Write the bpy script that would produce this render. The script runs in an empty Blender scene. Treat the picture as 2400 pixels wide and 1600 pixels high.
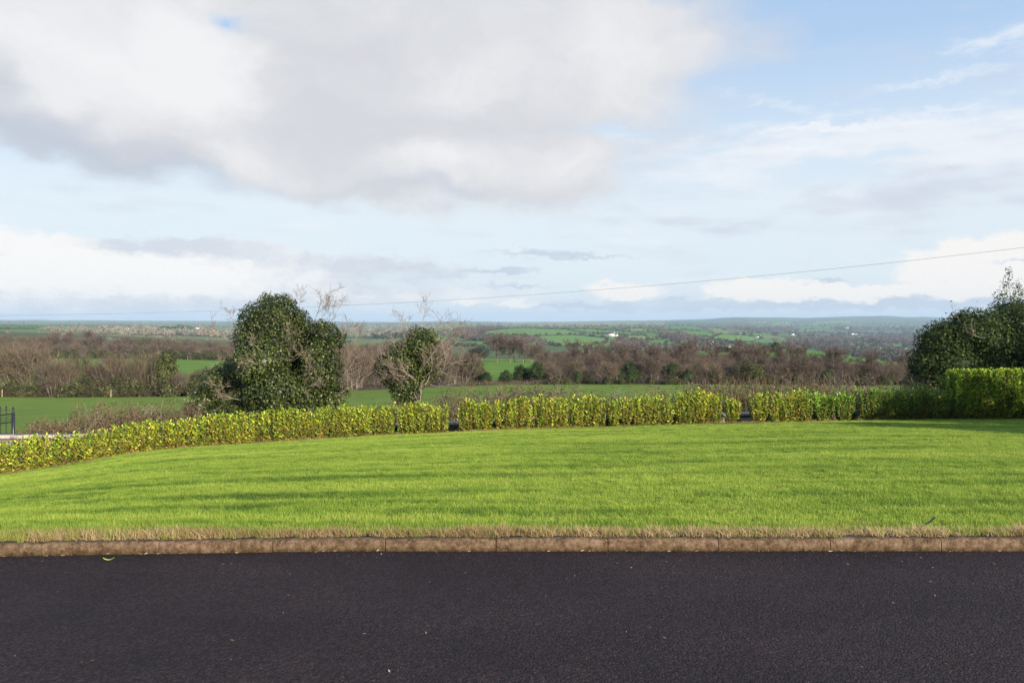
import bpy, math, random
import numpy as np
R = math.radians
rng = np.random.default_rng(7)
random.seed(7)
scene = bpy.context.scene
COL = scene.collection

# ------------------------------------------------------------------ camera
FPX = 1867.0          # focal length in pixels of the 2400 px wide photograph
HY = 750.0            # row of the eye level in the photograph
EYE = 2.0
cam_d = bpy.data.cameras.new("camera")
cam = bpy.data.objects.new("camera", cam_d); COL.objects.link(cam)
cam.location = (0, 0, EYE); cam.rotation_euler = (R(90), 0, 0)
cam_d.sensor_width = 36; cam_d.lens = FPX / 2400 * 36
cam_d.shift_y = -(800 - HY) / 2400
cam_d.clip_start = 0.1; cam_d.clip_end = 40000
scene.camera = cam
scene.render.resolution_x = 1024; scene.render.resolution_y = 682

# ------------------------------------------------------------------ light
SUN_AZ = 142.0        # degrees clockwise from +Y (the view direction), behind and to the right
SUN_EL = 19.0
sd = bpy.data.lights.new("sun", 'SUN'); sd.energy = 5.0; sd.angle = R(0.6); sd.color = (1.0, 0.87, 0.70)
sun = bpy.data.objects.new("sun", sd); COL.objects.link(sun)
sx, sy, sz = math.sin(R(SUN_AZ)) * math.cos(R(SUN_EL)), math.cos(R(SUN_AZ)) * math.cos(R(SUN_EL)), math.sin(R(SUN_EL))
from mathutils import Vector
sun.rotation_euler = Vector((sx, sy, sz)).to_track_quat('Z', 'Y').to_euler()
sun.location = (20, -25, 30)
scene.view_settings.view_transform = 'Standard'; scene.view_settings.look = 'None'
scene.view_settings.exposure = 0.75; scene.view_settings.gamma = 1.0
scene.view_settings.use_curve_mapping = False

def srgb(r, g, b):
    f = lambda c: (c / 255 / 12.92) if c / 255 <= 0.04045 else ((c / 255 + 0.055) / 1.055) ** 2.4
    return (f(r), f(g), f(b), 1)

# ------------------------------------------------------------------ world: sky and clouds
world = bpy.data.worlds.new("World"); scene.world = world; world.use_nodes = True
nt = world.node_tree; nt.nodes.clear(); N = nt.nodes; L = nt.links
def node(t, **k):
    n = N.new(t)
    for a, b in k.items(): setattr(n, a, b)
    return n
def math_n(op, a, b=None, clamp=False):
    n = node('ShaderNodeMath', operation=op); n.use_clamp = clamp
    for i, v in enumerate((a, b)):
        if v is None: continue
        if isinstance(v, (int, float)): n.inputs[i].default_value = v
        else: L.new(v, n.inputs[i])
    return n.outputs[0]
out = node('ShaderNodeOutputWorld'); bg = node('ShaderNodeBackground'); L.new(bg.outputs[0], out.inputs[0])
bg.inputs[1].default_value = 0.0625
SK = 9.7              # cloud colours are given on the scale of the sky texture
sky = node('ShaderNodeTexSky', sky_type='NISHITA'); sky.sun_disc = False
sky.sun_elevation = R(SUN_EL); sky.sun_rotation = R(SUN_AZ); sky.air_density = 1.0; sky.dust_density = 0.6; sky.ozone_density = 1.5
tc = node('ShaderNodeTexCoord'); sep = node('ShaderNodeSeparateXYZ'); L.new(tc.outputs['Generated'], sep.inputs[0])
az = math_n('ARCTAN2', sep.outputs[0], sep.outputs[1]); el = math_n('ARCSINE', sep.outputs[2])
azd = math_n('MULTIPLY', az, 57.2958); eld = math_n('MULTIPLY', el, 57.2958)
co = node('ShaderNodeCombineXYZ'); L.new(azd, co.inputs[0]); L.new(eld, co.inputs[1])
def noise(vec, scale, detail=5, rough=0.55, sc=(1, 1, 1), off=(0, 0, 0), color=False):
    m = node('ShaderNodeMapping'); L.new(vec, m.inputs[0]); m.inputs['Scale'].default_value = sc; m.inputs['Location'].default_value = off
    n = node('ShaderNodeTexNoise'); L.new(m.outputs[0], n.inputs['Vector'])
    n.inputs['Scale'].default_value = scale; n.inputs['Detail'].default_value = detail; n.inputs['Roughness'].default_value = rough * 0.86
    return n.outputs['Color' if color else 'Fac']
def warp(vec, scale, amount, sc):
    c = noise(vec, scale, 5, 0.6, sc, (3, 7, 0), True)
    s = node('ShaderNodeVectorMath', operation='SUBTRACT'); L.new(c, s.inputs[0]); s.inputs[1].default_value = (.5, .5, .5)
    m = node('ShaderNodeVectorMath', operation='MULTIPLY'); L.new(s.outputs[0], m.inputs[0]); m.inputs[1].default_value = (amount * 1.6, amount, 0)
    a = node('ShaderNodeVectorMath', operation='ADD'); L.new(m.outputs[0], a.inputs[0]); L.new(vec, a.inputs[1])
    return a.outputs[0]
wv = warp(co.outputs[0], 0.10, 8.0, (1, 1.5, 1))      # ragged but soft edges
wf = warp(co.outputs[0], 0.8, 1.5, (1, 2.0, 1))      # small low clouds
def azel(px, py):
    a = math.atan((px - 1200) / FPX); e = math.atan((HY - py) / FPX * math.cos(a)); return math.degrees(a), math.degrees(e)
def blob(vec, px, py, wx, wy, rot=0, quad=False):
    a, e = azel(px, py)
    k = math.cos(R(a)) ** 2 * 57.3 / FPX
    m = node('ShaderNodeMapping', vector_type='TEXTURE'); L.new(vec, m.inputs[0])
    m.inputs['Location'].default_value = (a, e, 0); m.inputs['Rotation'].default_value = (0, 0, R(rot)); m.inputs['Scale'].default_value = (wx * k, wy * k, 1)
    g = node('ShaderNodeTexGradient', gradient_type='SPHERICAL'); L.new(m.outputs[0], g.inputs[0])
    return g.outputs['Fac']
def total(parts):
    acc = None
    for w, s in parts:
        v = math_n('MULTIPLY', s, w)
        acc = v if acc is None else math_n('ADD', acc, v)
    return acc
def smooth(v, lo, hi):
    n = node('ShaderNodeMapRange', interpolation_type='SMOOTHSTEP'); L.new(v, n.inputs[0])
    n.inputs[1].default_value = lo; n.inputs[2].default_value = hi; return n.outputs[0]
def mix(f, a, b):
    n = node('ShaderNodeMix', data_type='RGBA')
    for i, v in ((0, f), (6, a), (7, b)):
        if isinstance(v, tuple): n.inputs[i].default_value = tuple(c * SK for c in v[:3]) + (1,)
        elif isinstance(v, float): n.inputs[i].default_value = v
        else: L.new(v, n.inputs[i])
    return n.outputs[2]
# clear sky: the sky texture, veiled by thin high cloud that thickens towards the horizon
ramp = node('ShaderNodeValToRGB'); L.new(math_n('DIVIDE', eld, 30.0), ramp.inputs[0])
cr = ramp.color_ramp
stops = [(0.0, srgb(214, 228, 243)), (0.10, srgb(228, 240, 249)), (0.26, srgb(232, 243, 251)), (0.42, srgb(214, 232, 250)), (0.62, srgb(182, 211, 245)), (1.0, srgb(166, 200, 241))]
while len(cr.elements) < len(stops): cr.elements.new(0.5)
for e_, (p, c) in zip(cr.elements, stops): e_.position = p; e_.color = c
vm = node('ShaderNodeVectorMath', operation='SCALE'); L.new(ramp.outputs[0], vm.inputs[0]); vm.inputs['Scale'].default_value = SK
base = mix(0.9, sky.outputs[0], vm.outputs[0])
# high wispy cirrus on the right
ci = noise(co.outputs[0], 0.13, 8, 0.75, (1, 4.2, 1), (2.3, 0.6, 0))
cim = total([(1.0, ci), (0.12, blob(wv, 2430, 150, 300, 180)), (0.30, blob(wv, 2000, 310, 620, 80, -4)), (0.30, blob(wv, 1960, 360, 560, 60, -3)), (0.22, blob(wv, 2350, 390, 520, 150)),
             (-0.60, blob(wv, 1920, 120, 520, 300)), (0.16, blob(wv, 1650, 250, 420, 210))])
base = mix(math_n('MULTIPLY', smooth(cim, 0.48, 0.80), 0.8), base, srgb(240, 243, 248))
wk = total([(0.85, noise(wf, 0.30, 7, 0.8, (1, 5.5, 1), (1.2, 9.3, 0))), (0.75, blob(wf, 1960, 300, 330, 15, -2)), (0.6, blob(wf, 1850, 352, 260, 13, -1)), (0.5, blob(wf, 2230, 255, 260, 22, 3)), (0.45, blob(wf, 2200, 185, 300, 26, 4)), (0.4, blob(wf, 1800, 240, 200, 26, -16)), (0.5, blob(wf, 2330, 90, 250, 40, 8))])
base = mix(math_n('MULTIPLY', smooth(wk, 0.52, 1.05), 0.75), base, srgb(243, 246, 250))
# grey lavender streaks, right side and centre
st = noise(co.outputs[0], 0.16, 5, 0.55, (1, 5.0, 1), (9.1, 4.2, 0))
stm = total([(1.0, st), (0.40, blob(wv, 2250, 470, 620, 90, 0)), (0.30, blob(wv, 1650, 500, 420, 42, 0)), (0.12, blob(wv, 1500, 330, 500, 130)), (0.14, blob(wv, 300, 470, 300, 50))])
base = mix(math_n('MULTIPLY', smooth(stm, 0.50, 1.02), 0.85), base, srgb(208, 214, 229))
# big cloud deck upper left and centre
dk = noise(wv, 0.075, 5, 0.5, (1, 1.5, 1), (1.7, 2.2, 0))
dkf = noise(wv, 0.30, 6, 0.7, (1, 1.7, 1), (7.7, 1.2, 0))
dkm = total([(0.35, dk), (0.30, dkf), (1.25, blob(wv, 150, 60, 900, 400, -4)), (1.5, blob(wv, 1050, 120, 780, 380, -6)), (1.0, blob(wv, 560, 330, 640, 150, -9)), (0.9, blob(wv, 1000, 400, 480, 120, -4)),
             (0.75, blob(wv, 1280, 385, 230, 90)), (0.5, blob(wv, 1500, 60, 380, 160)), (-1.1, blob(wv, 610, 40, 130, 80, -10)), (-0.5, blob(wv, 1400, 285, 190, 40, 0)), (-0.6, blob(wv, 20, 380, 200, 90))])
dmask = smooth(dkm, 0.36, 1.05)
# shade of the deck: light rounded parts, grey and blue-grey undersides
lt = total([(0.65, noise(wv, 0.10, 6, 0.5, (1, 1.5, 1), (5.5, 3.3, 0))), (0.55, noise(wv, 0.34, 7, 0.7, (1, 1.8, 1), (2.5, 8.3, 0))), (0.75, blob(wv, 250, 130, 620, 190, -4)), (0.55, blob(wv, 500, 110, 220, 200, -30)), (0.5, blob(wv, 1020, 395, 190, 70)), (0.45, blob(wv, 1290, 370, 230, 80)),
            (0.36, blob(wv, 1420, 110, 330, 180)), (0.34, blob(wv, 1000, 190, 330, 70)), (0.30, blob(wv, 560, 365, 260, 60, -6)),
            (-0.45, blob(wv, 760, 220, 300, 170)), (-0.5, blob(wv, 180, 310, 420, 90, -12)), (-0.2, blob(wv, 1150, 290, 500, 120))])
grey = mix(smooth(lt, 0.25, 1.35), srgb(214, 215, 220), srgb(242, 242, 243))
blueu = total([(1.25, blob(wv, 90, 320, 520, 140, -12)), (0.8, blob(wv, 420, 415, 560, 48, -8)), (0.55, blob(wv, 1000, 460, 520, 40, -3))])
grey = mix(math_n('MULTIPLY', smooth(blueu, 0.05, 0.85), 0.62), grey, srgb(184, 196, 213))
base = mix(math_n('MULTIPLY', dmask, 0.97), base, grey)
# cumulus bank low on the left
cb = noise(wf, 0.20, 7, 0.70, (1, 1.8, 1), (4.4, 1.1, 0))
cbm = total([(0.42, cb), (1.5, blob(wf, 60, 640, 480, 150, -8)), (1.3, blob(wf, 420, 650, 560, 105, -2)), (0.8, blob(wf, 520, 580, 240, 40)), (0.7, blob(wf, 900, 625, 380, 42, -3)), (0.55, blob(wf, 1000, 690, 500, 45))])
cbl = total([(1.0, noise(wf, 0.30, 7, 0.72, (1, 2.0, 1), (8.4, 6.1, 0))), (0.35, blob(wf, 60, 540, 240, 90)), (0.40, blob(wf, 300, 640, 620, 60)), (-0.5, blob(wf, 400, 572, 300, 42)), (-0.4, blob(wf, 900, 640, 420, 80)), (-0.35, blob(wf, 620, 720, 800, 30))])
cbc = mix(smooth(cbl, 0.16, 0.66), srgb(214, 220, 230), srgb(251, 250, 248))
base = mix(math_n('MULTIPLY', smooth(cbm, 0.36, 0.80), 0.95), base, cbc)
# white cumulus heads low on the right, then flat grey bases and small dark scraps
hd = total([(0.6, noise(wf, 0.50, 7, 0.72, (1, 1.7, 1), (0.4, 5.1, 0))), (0.85, blob(wf, 1470, 680, 130, 34)), (1.1, blob(wf, 1790, 680, 200, 42)), (1.0, blob(wf, 2010, 690, 230, 30)), (1.3, blob(wf, 2330, 630, 320, 120)), (0.6, blob(wf, 1090, 706, 60, 16)),
            (0.6, blob(wf, 1210, 712, 120, 16))])
base = mix(math_n('MULTIPLY', smooth(hd, 0.48, 0.74), 0.95), base, srgb(250, 247, 243))
sc_ = noise(wf, 0.34, 5, 0.55, (1, 6.5, 1), (6.2, 2.9, 0))
scm = total([(0.75, sc_), (0.62, blob(wf, 1270, 594, 200, 15, -2)), (0.50, blob(wf, 1190, 637, 170, 9, -1)), (0.5, blob(wf, 1200, 671, 150, 9)), (0.55, blob(wf, 1940, 660, 110, 11)), (0.55, blob(wf, 1350, 716, 170, 14)), (0.6, blob(wf, 1600, 705, 230, 14)),
             (0.7, blob(wf, 2150, 712, 620, 24)), (0.6, blob(wf, 1700, 722, 700, 16)), (0.45, blob(wf, 2380, 612, 190, 10)), (0.35, blob(wf, 1430, 602, 160, 10)), (0.28, blob(wf, 1000, 640, 300, 60))])
base = mix(math_n('MULTIPLY', smooth(scm, 0.46, 0.95), 0.8), base, srgb(196, 208, 224))
L.new(base, bg.inputs[0])

# ------------------------------------------------------------------ materials
def new_mat(name):
    m = bpy.data.materials.new(name); m.use_nodes = True; m.node_tree.nodes.clear(); return m
class MT:
    def __init__(s, name):
        s.m = new_mat(name); s.N = s.m.node_tree.nodes; s.L = s.m.node_tree.links
        s.out = s.n('ShaderNodeOutputMaterial'); s.bs = s.n('ShaderNodeBsdfPrincipled'); s.L.new(s.bs.outputs[0], s.out.inputs[0])
    def n(s, t, **k):
        x = s.N.new(t)
        for a, b in k.items(): setattr(x, a, b)
        return x
    def pos(s):
        return s.n('ShaderNodeNewGeometry').outputs['Position']
    def noise(s, scale, detail=4, rough=0.55, sc=(1, 1, 1), vec=None, out='Fac'):
        mp = s.n('ShaderNodeMapping'); s.L.new(vec or s.pos(), mp.inputs[0]); mp.inputs['Scale'].default_value = sc
        x = s.n('ShaderNodeTexNoise'); s.L.new(mp.outputs[0], x.inputs['Vector']); x.inputs['Scale'].default_value = scale
        x.inputs['Detail'].default_value = detail; x.inputs['Roughness'].default_value = rough; return x.outputs[out]
    def ramp(s, v, stops):
        x = s.n('ShaderNodeValToRGB'); s.L.new(v, x.inputs[0]); c = x.color_ramp
        while len(c.elements) < len(stops): c.elements.new(0.5)
        for e, (p, col) in zip(c.elements, stops): e.position = p; e.color = tuple(col[:3]) + (1,)
        return x.outputs[0]
    def mix(s, f, a, b, bt='MIX'):
        x = s.n('ShaderNodeMix', data_type='RGBA', blend_type=bt)
        for i, v in ((0, f), (6, a), (7, b)):
            if isinstance(v, tuple): x.inputs[i].default_value = tuple(v[:3]) + (1,)
            elif isinstance(v, (int, float)): x.inputs[i].default_value = float(v)
            else: s.L.new(v, x.inputs[i])
        return x.outputs[2]
    def math(s, op, a, b):
        x = s.n('ShaderNodeMath', operation=op)
        for i, v in enumerate((a, b)):
            if isinstance(v, (int, float)): x.inputs[i].default_value = v
            else: s.L.new(v, x.inputs[i])
        return x.outputs[0]
    def bump(s, h, strength, dist):
        b = s.n('ShaderNodeBump'); s.L.new(h, b.inputs['Height']); b.inputs['Strength'].default_value = strength; b.inputs['Distance'].default_value = dist
        s.L.new(b.outputs[0], s.bs.inputs['Normal'])
    def set(s, col=None, rough=0.8, spec=0.3, metal=0.0):
        if col is not None:
            if isinstance(col, tuple): s.bs.inputs['Base Color'].default_value = tuple(col[:3]) + (1,)
            else: s.L.new(col, s.bs.inputs['Base Color'])
        if isinstance(rough, (int, float)): s.bs.inputs['Roughness'].default_value = rough
        else: s.L.new(rough, s.bs.inputs['Roughness'])
        s.bs.inputs['Specular IOR Level'].default_value = spec; s.bs.inputs['Metallic'].default_value = metal
    def translucent(s, col, fac):
        t = s.n('ShaderNodeBsdfTranslucent'); s.L.new(col, t.inputs[0])
        mx = s.n('ShaderNodeMixShader'); mx.inputs[0].default_value = fac
        s.L.new(s.bs.outputs[0], mx.inputs[1]); s.L.new(t.outputs[0], mx.inputs[2]); s.L.new(mx.outputs[0], s.out.inputs[0])
    def attr(s):
        a = s.n('ShaderNodeAttribute'); a.attribute_name = 'col'; return a.outputs['Color']

def mat_leaf(name, rough, spec, trans):
    t = MT(name); c = t.attr(); t.set(c, rough, spec)
    if trans: t.translucent(c, trans)
    return t.m
M = {}
M['laurel'] = mat_leaf('laurel_leaf', 0.5, 0.30, 0.25)
M['ivy'] = mat_leaf('ivy_leaf', 0.42, 0.30, 0.12)
M['dark_leaf'] = mat_leaf('dark_leaf', 0.6, 0.14, 0.10)
M['matte'] = mat_leaf('matte_leaf', 0.8, 0.2, 0.12)
M['bark'] = mat_leaf('bark', 0.9, 0.15, 0)

def mat_asphalt():
    t = MT('asphalt')
    v = t.n('ShaderNodeTexVoronoi'); t.L.new(t.pos(), v.inputs['Vector']); v.inputs['Scale'].default_value = 70
    stone = t.ramp(v.outputs['Color'], [(0.0, (.008, .0075, .009)), (0.5, (.030, .026, .029)), (0.85, (.060, .053, .058)), (1.0, (.10, .092, .10))])
    big = t.noise(0.55, 5, 0.6, (1, 1.6, 1))
    c = t.mix(t.ramp(big, [(0.35, (0, 0, 0)), (0.7, (1, 1, 1))]), t.mix(1.0, stone, (.47, .35, .38), 'MULTIPLY'), t.mix(1.0, stone, (.86, .63, .64), 'MULTIPLY'))
    spot = t.noise(28, 3, 0.6)
    c = t.mix(t.ramp(spot, [(0.70, (0, 0, 0)), (0.78, (1, 1, 1))]), c, (.075, .066, .06))
    t.set(c, 0.8, 0.22)
    h = t.math('SUBTRACT', t.noise(60, 4, 0.65), v.outputs['Distance'])
    t.bump(h, 1.0, 0.014)
    return t.m
M['asphalt'] = mat_asphalt()
def mat_kerb():
    t = MT('kerb_concrete')
    a = t.noise(17, 8, 0.74); b = t.noise(1.6, 4, 0.6)
    c = t.ramp(a, [(0.34, (.045, .027, .015)), (0.47, (.125, .078, .047)), (0.66, (.25, .170, .115))])
    c = t.mix(t.ramp(b, [(0.4, (0, 0, 0)), (0.65, (1, 1, 1))]), c, t.mix(1.0, c, (.80, .86, .74), 'MULTIPLY'))
    stain = t.noise(40, 5, 0.7)
    c = t.mix(t.ramp(stain, [(0.60, (0, 0, 0)), (0.70, (1, 1, 1))]), c, (.055, .045, .03))
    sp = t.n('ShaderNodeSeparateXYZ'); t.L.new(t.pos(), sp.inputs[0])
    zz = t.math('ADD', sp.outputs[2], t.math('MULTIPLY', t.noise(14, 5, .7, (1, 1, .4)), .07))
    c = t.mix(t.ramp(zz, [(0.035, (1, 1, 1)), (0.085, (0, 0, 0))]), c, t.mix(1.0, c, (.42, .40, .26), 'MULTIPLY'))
    v = t.n('ShaderNodeTexVoronoi'); t.L.new(t.pos(), v.inputs['Vector']); v.inputs['Scale'].default_value = 60
    c = t.mix(t.ramp(v.outputs['Distance'], [(0.05, (.5, .5, .5)), (0.22, (0, 0, 0))]), c, (.42, .34, .26))
    t.set(c, 0.9, 0.2); t.bump(t.noise(45, 6, 0.75), 1.0, 0.014); return t.m
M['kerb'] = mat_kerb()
def mat_plain(name, c, r=.9):
    t = MT(name); t.set(c, r, .2); return t.m
M['joint'] = mat_plain('kerb_mortar', (.06, .045, .03))
def mat_stone(name, c0, c1, sc=6):
    t = MT(name); a = t.noise(sc, 7, 0.65)
    t.set(t.ramp(a, [(0.3, c0), (0.7, c1)]), 0.9, 0.2); t.bump(t.noise(sc * 6, 5, 0.7), 0.6, 0.008); return t.m
M['wall'] = mat_stone('wall_stone', (.10, .085, .07), (.24, .21, .18))
M['coping'] = mat_stone('coping_concrete', (.30, .25, .21), (.52, .45, .40))
M['metal'] = MT('black_painted_metal'); M['metal'].set((.014, .016, .022), 0.35, 0.5); M['metal'] = M['metal'].m
M['wood'] = mat_stone('weathered_post_wood', (.28, .22, .13), (.46, .38, .24), 12)
M['render'] = mat_stone('white_render', (.70, .68, .64), (.82, .80, .77), 1)
M['slate'] = mat_stone('slate', (.07, .07, .08), (.13, .13, .145), 1)
M['glassdark'] = MT('window_glass'); M['glassdark'].set((.03, .035, .045), 0.1, 0.6); M['glassdark'] = M['glassdark'].m
M['cable'] = MT('cable'); M['cable'].set((.17, .18, .19), 0.7, 0.3); M['cable'] = M['cable'].m
def mat_soil_lawn():
    t = MT('lawn_soil'); a = t.noise(2.5, 5, 0.6)
    t.set(t.ramp(a, [(0.35, (.03, .045, .012)), (0.65, (.05, .08, .016))]), 0.95, 0.1); return t.m
M['lawn'] = mat_soil_lawn()
def mat_land():
    t = MT('land'); c = t.attr()
    v = t.ramp(t.noise(0.35, 6, 0.7), [(0.25, (.72, .74, .7)), (0.5, (1, 1, 1)), (0.8, (1.22, 1.18, 1.2))])
    w = t.ramp(t.noise(0.03, 5, 0.6), [(0.3, (.84, .88, .8)), (0.7, (1.12, 1.08, 1.1))])
    t.set(t.mix(1.0, t.mix(1.0, c, v, 'MULTIPLY'), w, 'MULTIPLY'), 0.95, 0.08)
    t.bump(t.noise(1.8, 5, 0.7), 0.4, 0.08)
    return t.m
M['land'] = mat_land()
def mat_grass(name, stops, c2):
    t = MT(name)
    n1 = t.noise(0.9, 4, 0.6, (0.22, 2.2, 1)); n2 = t.noise(9, 3, 0.6)
    oi = t.n('ShaderNodeObjectInfo').outputs['Random']
    f = t.math('ADD', t.math('MULTIPLY', n1, 0.68), t.math('MULTIPLY', n2, 0.20)); f = t.math('ADD', f, t.math('MULTIPLY', oi, 0.12))
    c = t.ramp(f, stops)
    c = t.mix(t.ramp(t.noise(60, 1, 0.5), [(0.60, (0, 0, 0)), (0.74, (.6, .6, .6))]), c, c2)
    if name == 'grass_blade':
        c = t.mix(t.ramp(t.noise(1.7, 5, 0.65, (.6, 1, 1)), [(0.56, (0, 0, 0)), (0.74, (.45, .45, .45))]), c, (.30, .29, .075))
        sp = t.n('ShaderNodeSeparateXYZ'); t.L.new(t.pos(), sp.inputs[0])
        e = t.math('ADD', sp.outputs[1], t.math('MULTIPLY', t.noise(2.2, 4, .6), -1.1))
        c = t.mix(t.ramp(t.math('MULTIPLY', e, .1), [(0.655, (.55, .55, .55)), (0.70, (0, 0, 0))]), c, (.34, .27, .10))
    t.set(c, 0.55, 0.30); t.translucent(c, 0.35); return t.m
M['grass'] = mat_grass('grass_blade', [(0.35, (.072, .150, .018)), (0.46, (.200, .318, .034)), (0.60, (.355, .455, .068))], (.42, .42, .14))
M['straw'] = mat_grass('straw_blade', [(0.35, (.20, .13, .055)), (0.5, (.38, .27, .13)), (0.65, (.52, .40, .22))], (.20, .24, .05))

# ------------------------------------------------------------------ mesh helpers
class MB:
    def __init__(s): s.V = []; s.F = {3: [], 4: []}; s.C = []; s.n = 0
    def add(s, V, F, C=None):
        V = np.asarray(V, float).reshape(-1, 3); F = np.asarray(F, int)
        if C is None: C = (1, 1, 1)
        C = np.asarray(C, float)
        if C.ndim == 1: C = np.tile(C[:3], (len(V), 1))
        s.V.append(V); s.C.append(C[:, :3]); s.F[F.shape[1]].append(F + s.n); s.n += len(V)
    def mesh(s, name, mat, smooth=False):
        me = bpy.data.meshes.new(name)
        V = np.concatenate(s.V); C = np.concatenate(s.C)
        fs = [np.concatenate(s.F[k]) for k in (3, 4) if s.F[k]]
        loops = np.concatenate([f.ravel() for f in fs]); tot = np.concatenate([np.full(len(f), f.shape[1]) for f in fs])
        start = np.concatenate([[0], np.cumsum(tot)[:-1]])
        me.vertices.add(len(V)); me.vertices.foreach_set('co', V.astype(np.float32).ravel())
        me.loops.add(len(loops)); me.loops.foreach_set('vertex_index', loops.astype(np.int32))
        me.polygons.add(len(tot)); me.polygons.foreach_set('loop_start', start.astype(np.int32)); me.polygons.foreach_set('loop_total', tot.astype(np.int32))
        if smooth: me.polygons.foreach_set('use_smooth', np.ones(len(tot), bool))
        me.update(calc_edges=True)
        a = me.attributes.new('col', 'FLOAT_COLOR', 'POINT'); a.data.foreach_set('color', np.c_[C, np.ones(len(C))].astype(np.float32).ravel())
        if mat is not None: me.materials.append(mat)
        return me
    def build(s, name, mat, parent=None, smooth=False):
        o = bpy.data.objects.new(name, s.mesh(name, mat, smooth)); COL.objects.link(o)
        if parent is not None: o.parent = parent
        return o
def tag(o, label=None, cat=None, group=None, kind=None):
    if label: o['label'] = label
    if cat: o['category'] = cat
    if group: o['group'] = group
    if kind: o['kind'] = kind
    return o
def empty(name, loc, label, cat, group=None, rz=0):
    o = bpy.data.objects.new(name, None); COL.objects.link(o); o.location = loc; o.rotation_euler = (0, 0, rz); o.empty_display_size = 0.2
    return tag(o, label, cat, group)
BOXF = np.array([[0, 3, 2, 1], [4, 5, 6, 7], [0, 1, 5, 4], [1, 2, 6, 5], [2, 3, 7, 6], [3, 0, 4, 7]])
def box(mb, x0, x1, y0, y1, z0, z1, c=None):
    mb.add([(x0, y0, z0), (x1, y0, z0), (x1, y1, z0), (x0, y1, z0), (x0, y0, z1), (x1, y0, z1), (x1, y1, z1), (x0, y1, z1)], BOXF, c)
def norm(v): return v / (np.linalg.norm(v, axis=-1, keepdims=True) + 1e-9)
def tube(mb, P, rad, sides=5, c=None):
    P = np.asarray(P, float); rad = np.asarray(rad, float) * np.ones(len(P)); n = len(P)
    T = norm(np.gradient(P, axis=0)); up = np.where(np.abs(T[:, 2:3]) > 0.9, [[1., 0, 0]], [[0, 0, 1.]])
    A = norm(np.cross(T, up)); B = np.cross(T, A)
    th = np.arange(sides) / sides * 2 * np.pi
    V = P[:, None] + rad[:, None, None] * (np.cos(th)[None, :, None] * A[:, None] + np.sin(th)[None, :, None] * B[:, None])
    i = np.arange(n - 1)[:, None] * sides; j = np.arange(sides)[None]; k = (j + 1) % sides
    F = np.stack([i + j, i + k, i + sides + k, i + sides + j], -1).reshape(-1, 4)
    mb.add(V.reshape(-1, 3), F, c)
def needles(mb, P, D, length, width, col):
    """thin twigs: one long triangle each, P base, D direction"""
    n = len(P); D = norm(D); S = norm(np.cross(D, rng.normal(size=(n, 3)))) * (np.asarray(width) * np.ones(n))[:, None] * 0.5
    V = np.stack([P - S, P + S, P + D * (np.asarray(length) * np.ones(n))[:, None]], 1).reshape(-1, 3)
    mb.add(V, np.arange(3 * n).reshape(-1, 3), np.repeat(col, 3, 0))
def leaves(mb, P, D, Nn, length, width, col, six=False):
    """leaf blades: base P, direction D, rough normal Nn"""
    n = len(P); D = norm(D); S = norm(np.cross(D, Nn)); U = np.cross(S, D)
    l = (np.asarray(length) * np.ones(n))[:, None]; w = (np.asarray(width) * np.ones(n))[:, None] * 0.5
    if six:
        V = np.stack([P, P + D * l * .3 + S * w * .85 + U * w * .35, P + D * l * .68 + S * w * .8 + U * w * .35, P + D * l - U * l * .12,
                      P + D * l * .68 - S * w * .8 + U * w * .35, P + D * l * .3 - S * w * .85 + U * w * .35, P + D * l * .5], 1).reshape(-1, 3)
        b = np.arange(n)[:, None] * 7
        F = np.concatenate([b + [0, 1, 2, 6], b + [6, 2, 3, 4], b + [0, 6, 4, 5]])
        mb.add(V, F, np.repeat(col, 7, 0))
    else:
        V = np.stack([P, P + D * l * .45 + S * w, P + D * l, P + D * l * .45 - S * w], 1).reshape(-1, 3)
        mb.add(V, np.arange(4 * n).reshape(-1, 4), np.repeat(col, 4, 0))
def pick(cols, n, jit=0.15):
    cols = np.asarray(cols, float); w = cols[:, 3] / cols[:, 3].sum()
    c = cols[rng.choice(len(cols), n, p=w), :3]; return c * np.exp(rng.normal(0, jit, (n, 1)))
def vnoise(x, y, seed=0):
    r = np.random.default_rng(seed); s = 0
    for k in range(4):
        a, b, p, q = r.uniform(-1, 1, 4); f = 1.7 ** k
        s = s + np.sin(f * (a * x + b * y) * 2 + p * 9) * np.cos(f * (b * x - a * y) * 2 + q * 9) / (1 + .6 * k)
    return s / 2.2

# ------------------------------------------------------------------ terrain
HU = np.array([-1500, -300, 0, 150, 300, 450, 600, 900, 1200, 1500, 1700, 1900, 2200, 2400, 3200])
HB = np.array([1128, 1124, 1117, 1094, 1067, 1050, 1041, 1022, 1009, 1000, 995, 989, 985, 984, 984])     # row of the hedge foot
HD = np.array([20, 21, 22, 23.2, 24.4, 25.3, 26, 26.8, 27.2, 28, 28.2, 28.4, 28.5, 28.6, 28.6])            # its distance
HX = (HU - 1200) / FPX * HD; HZ = EYE - (HB - HY) / FPX * HD
def hy(x): return np.interp(x, HX, HD)
def hz(x): return np.interp(x, HX, HZ)
def kerb_y(x): return 6.90 - 0.16 * np.clip((-np.asarray(x, float) - 1.0) / 3.4, 0, 3) ** 1.5
TD = np.array([34, 60, 120, 180, 330, 420, 600, 900, 1300, 1800, 2500, 3500, 5000, 7500, 11000, 17000])
TU = np.array([-600, 0, 400, 800, 1100, 1300, 1500, 1700, 1900, 2100, 2400, 3000])
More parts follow.
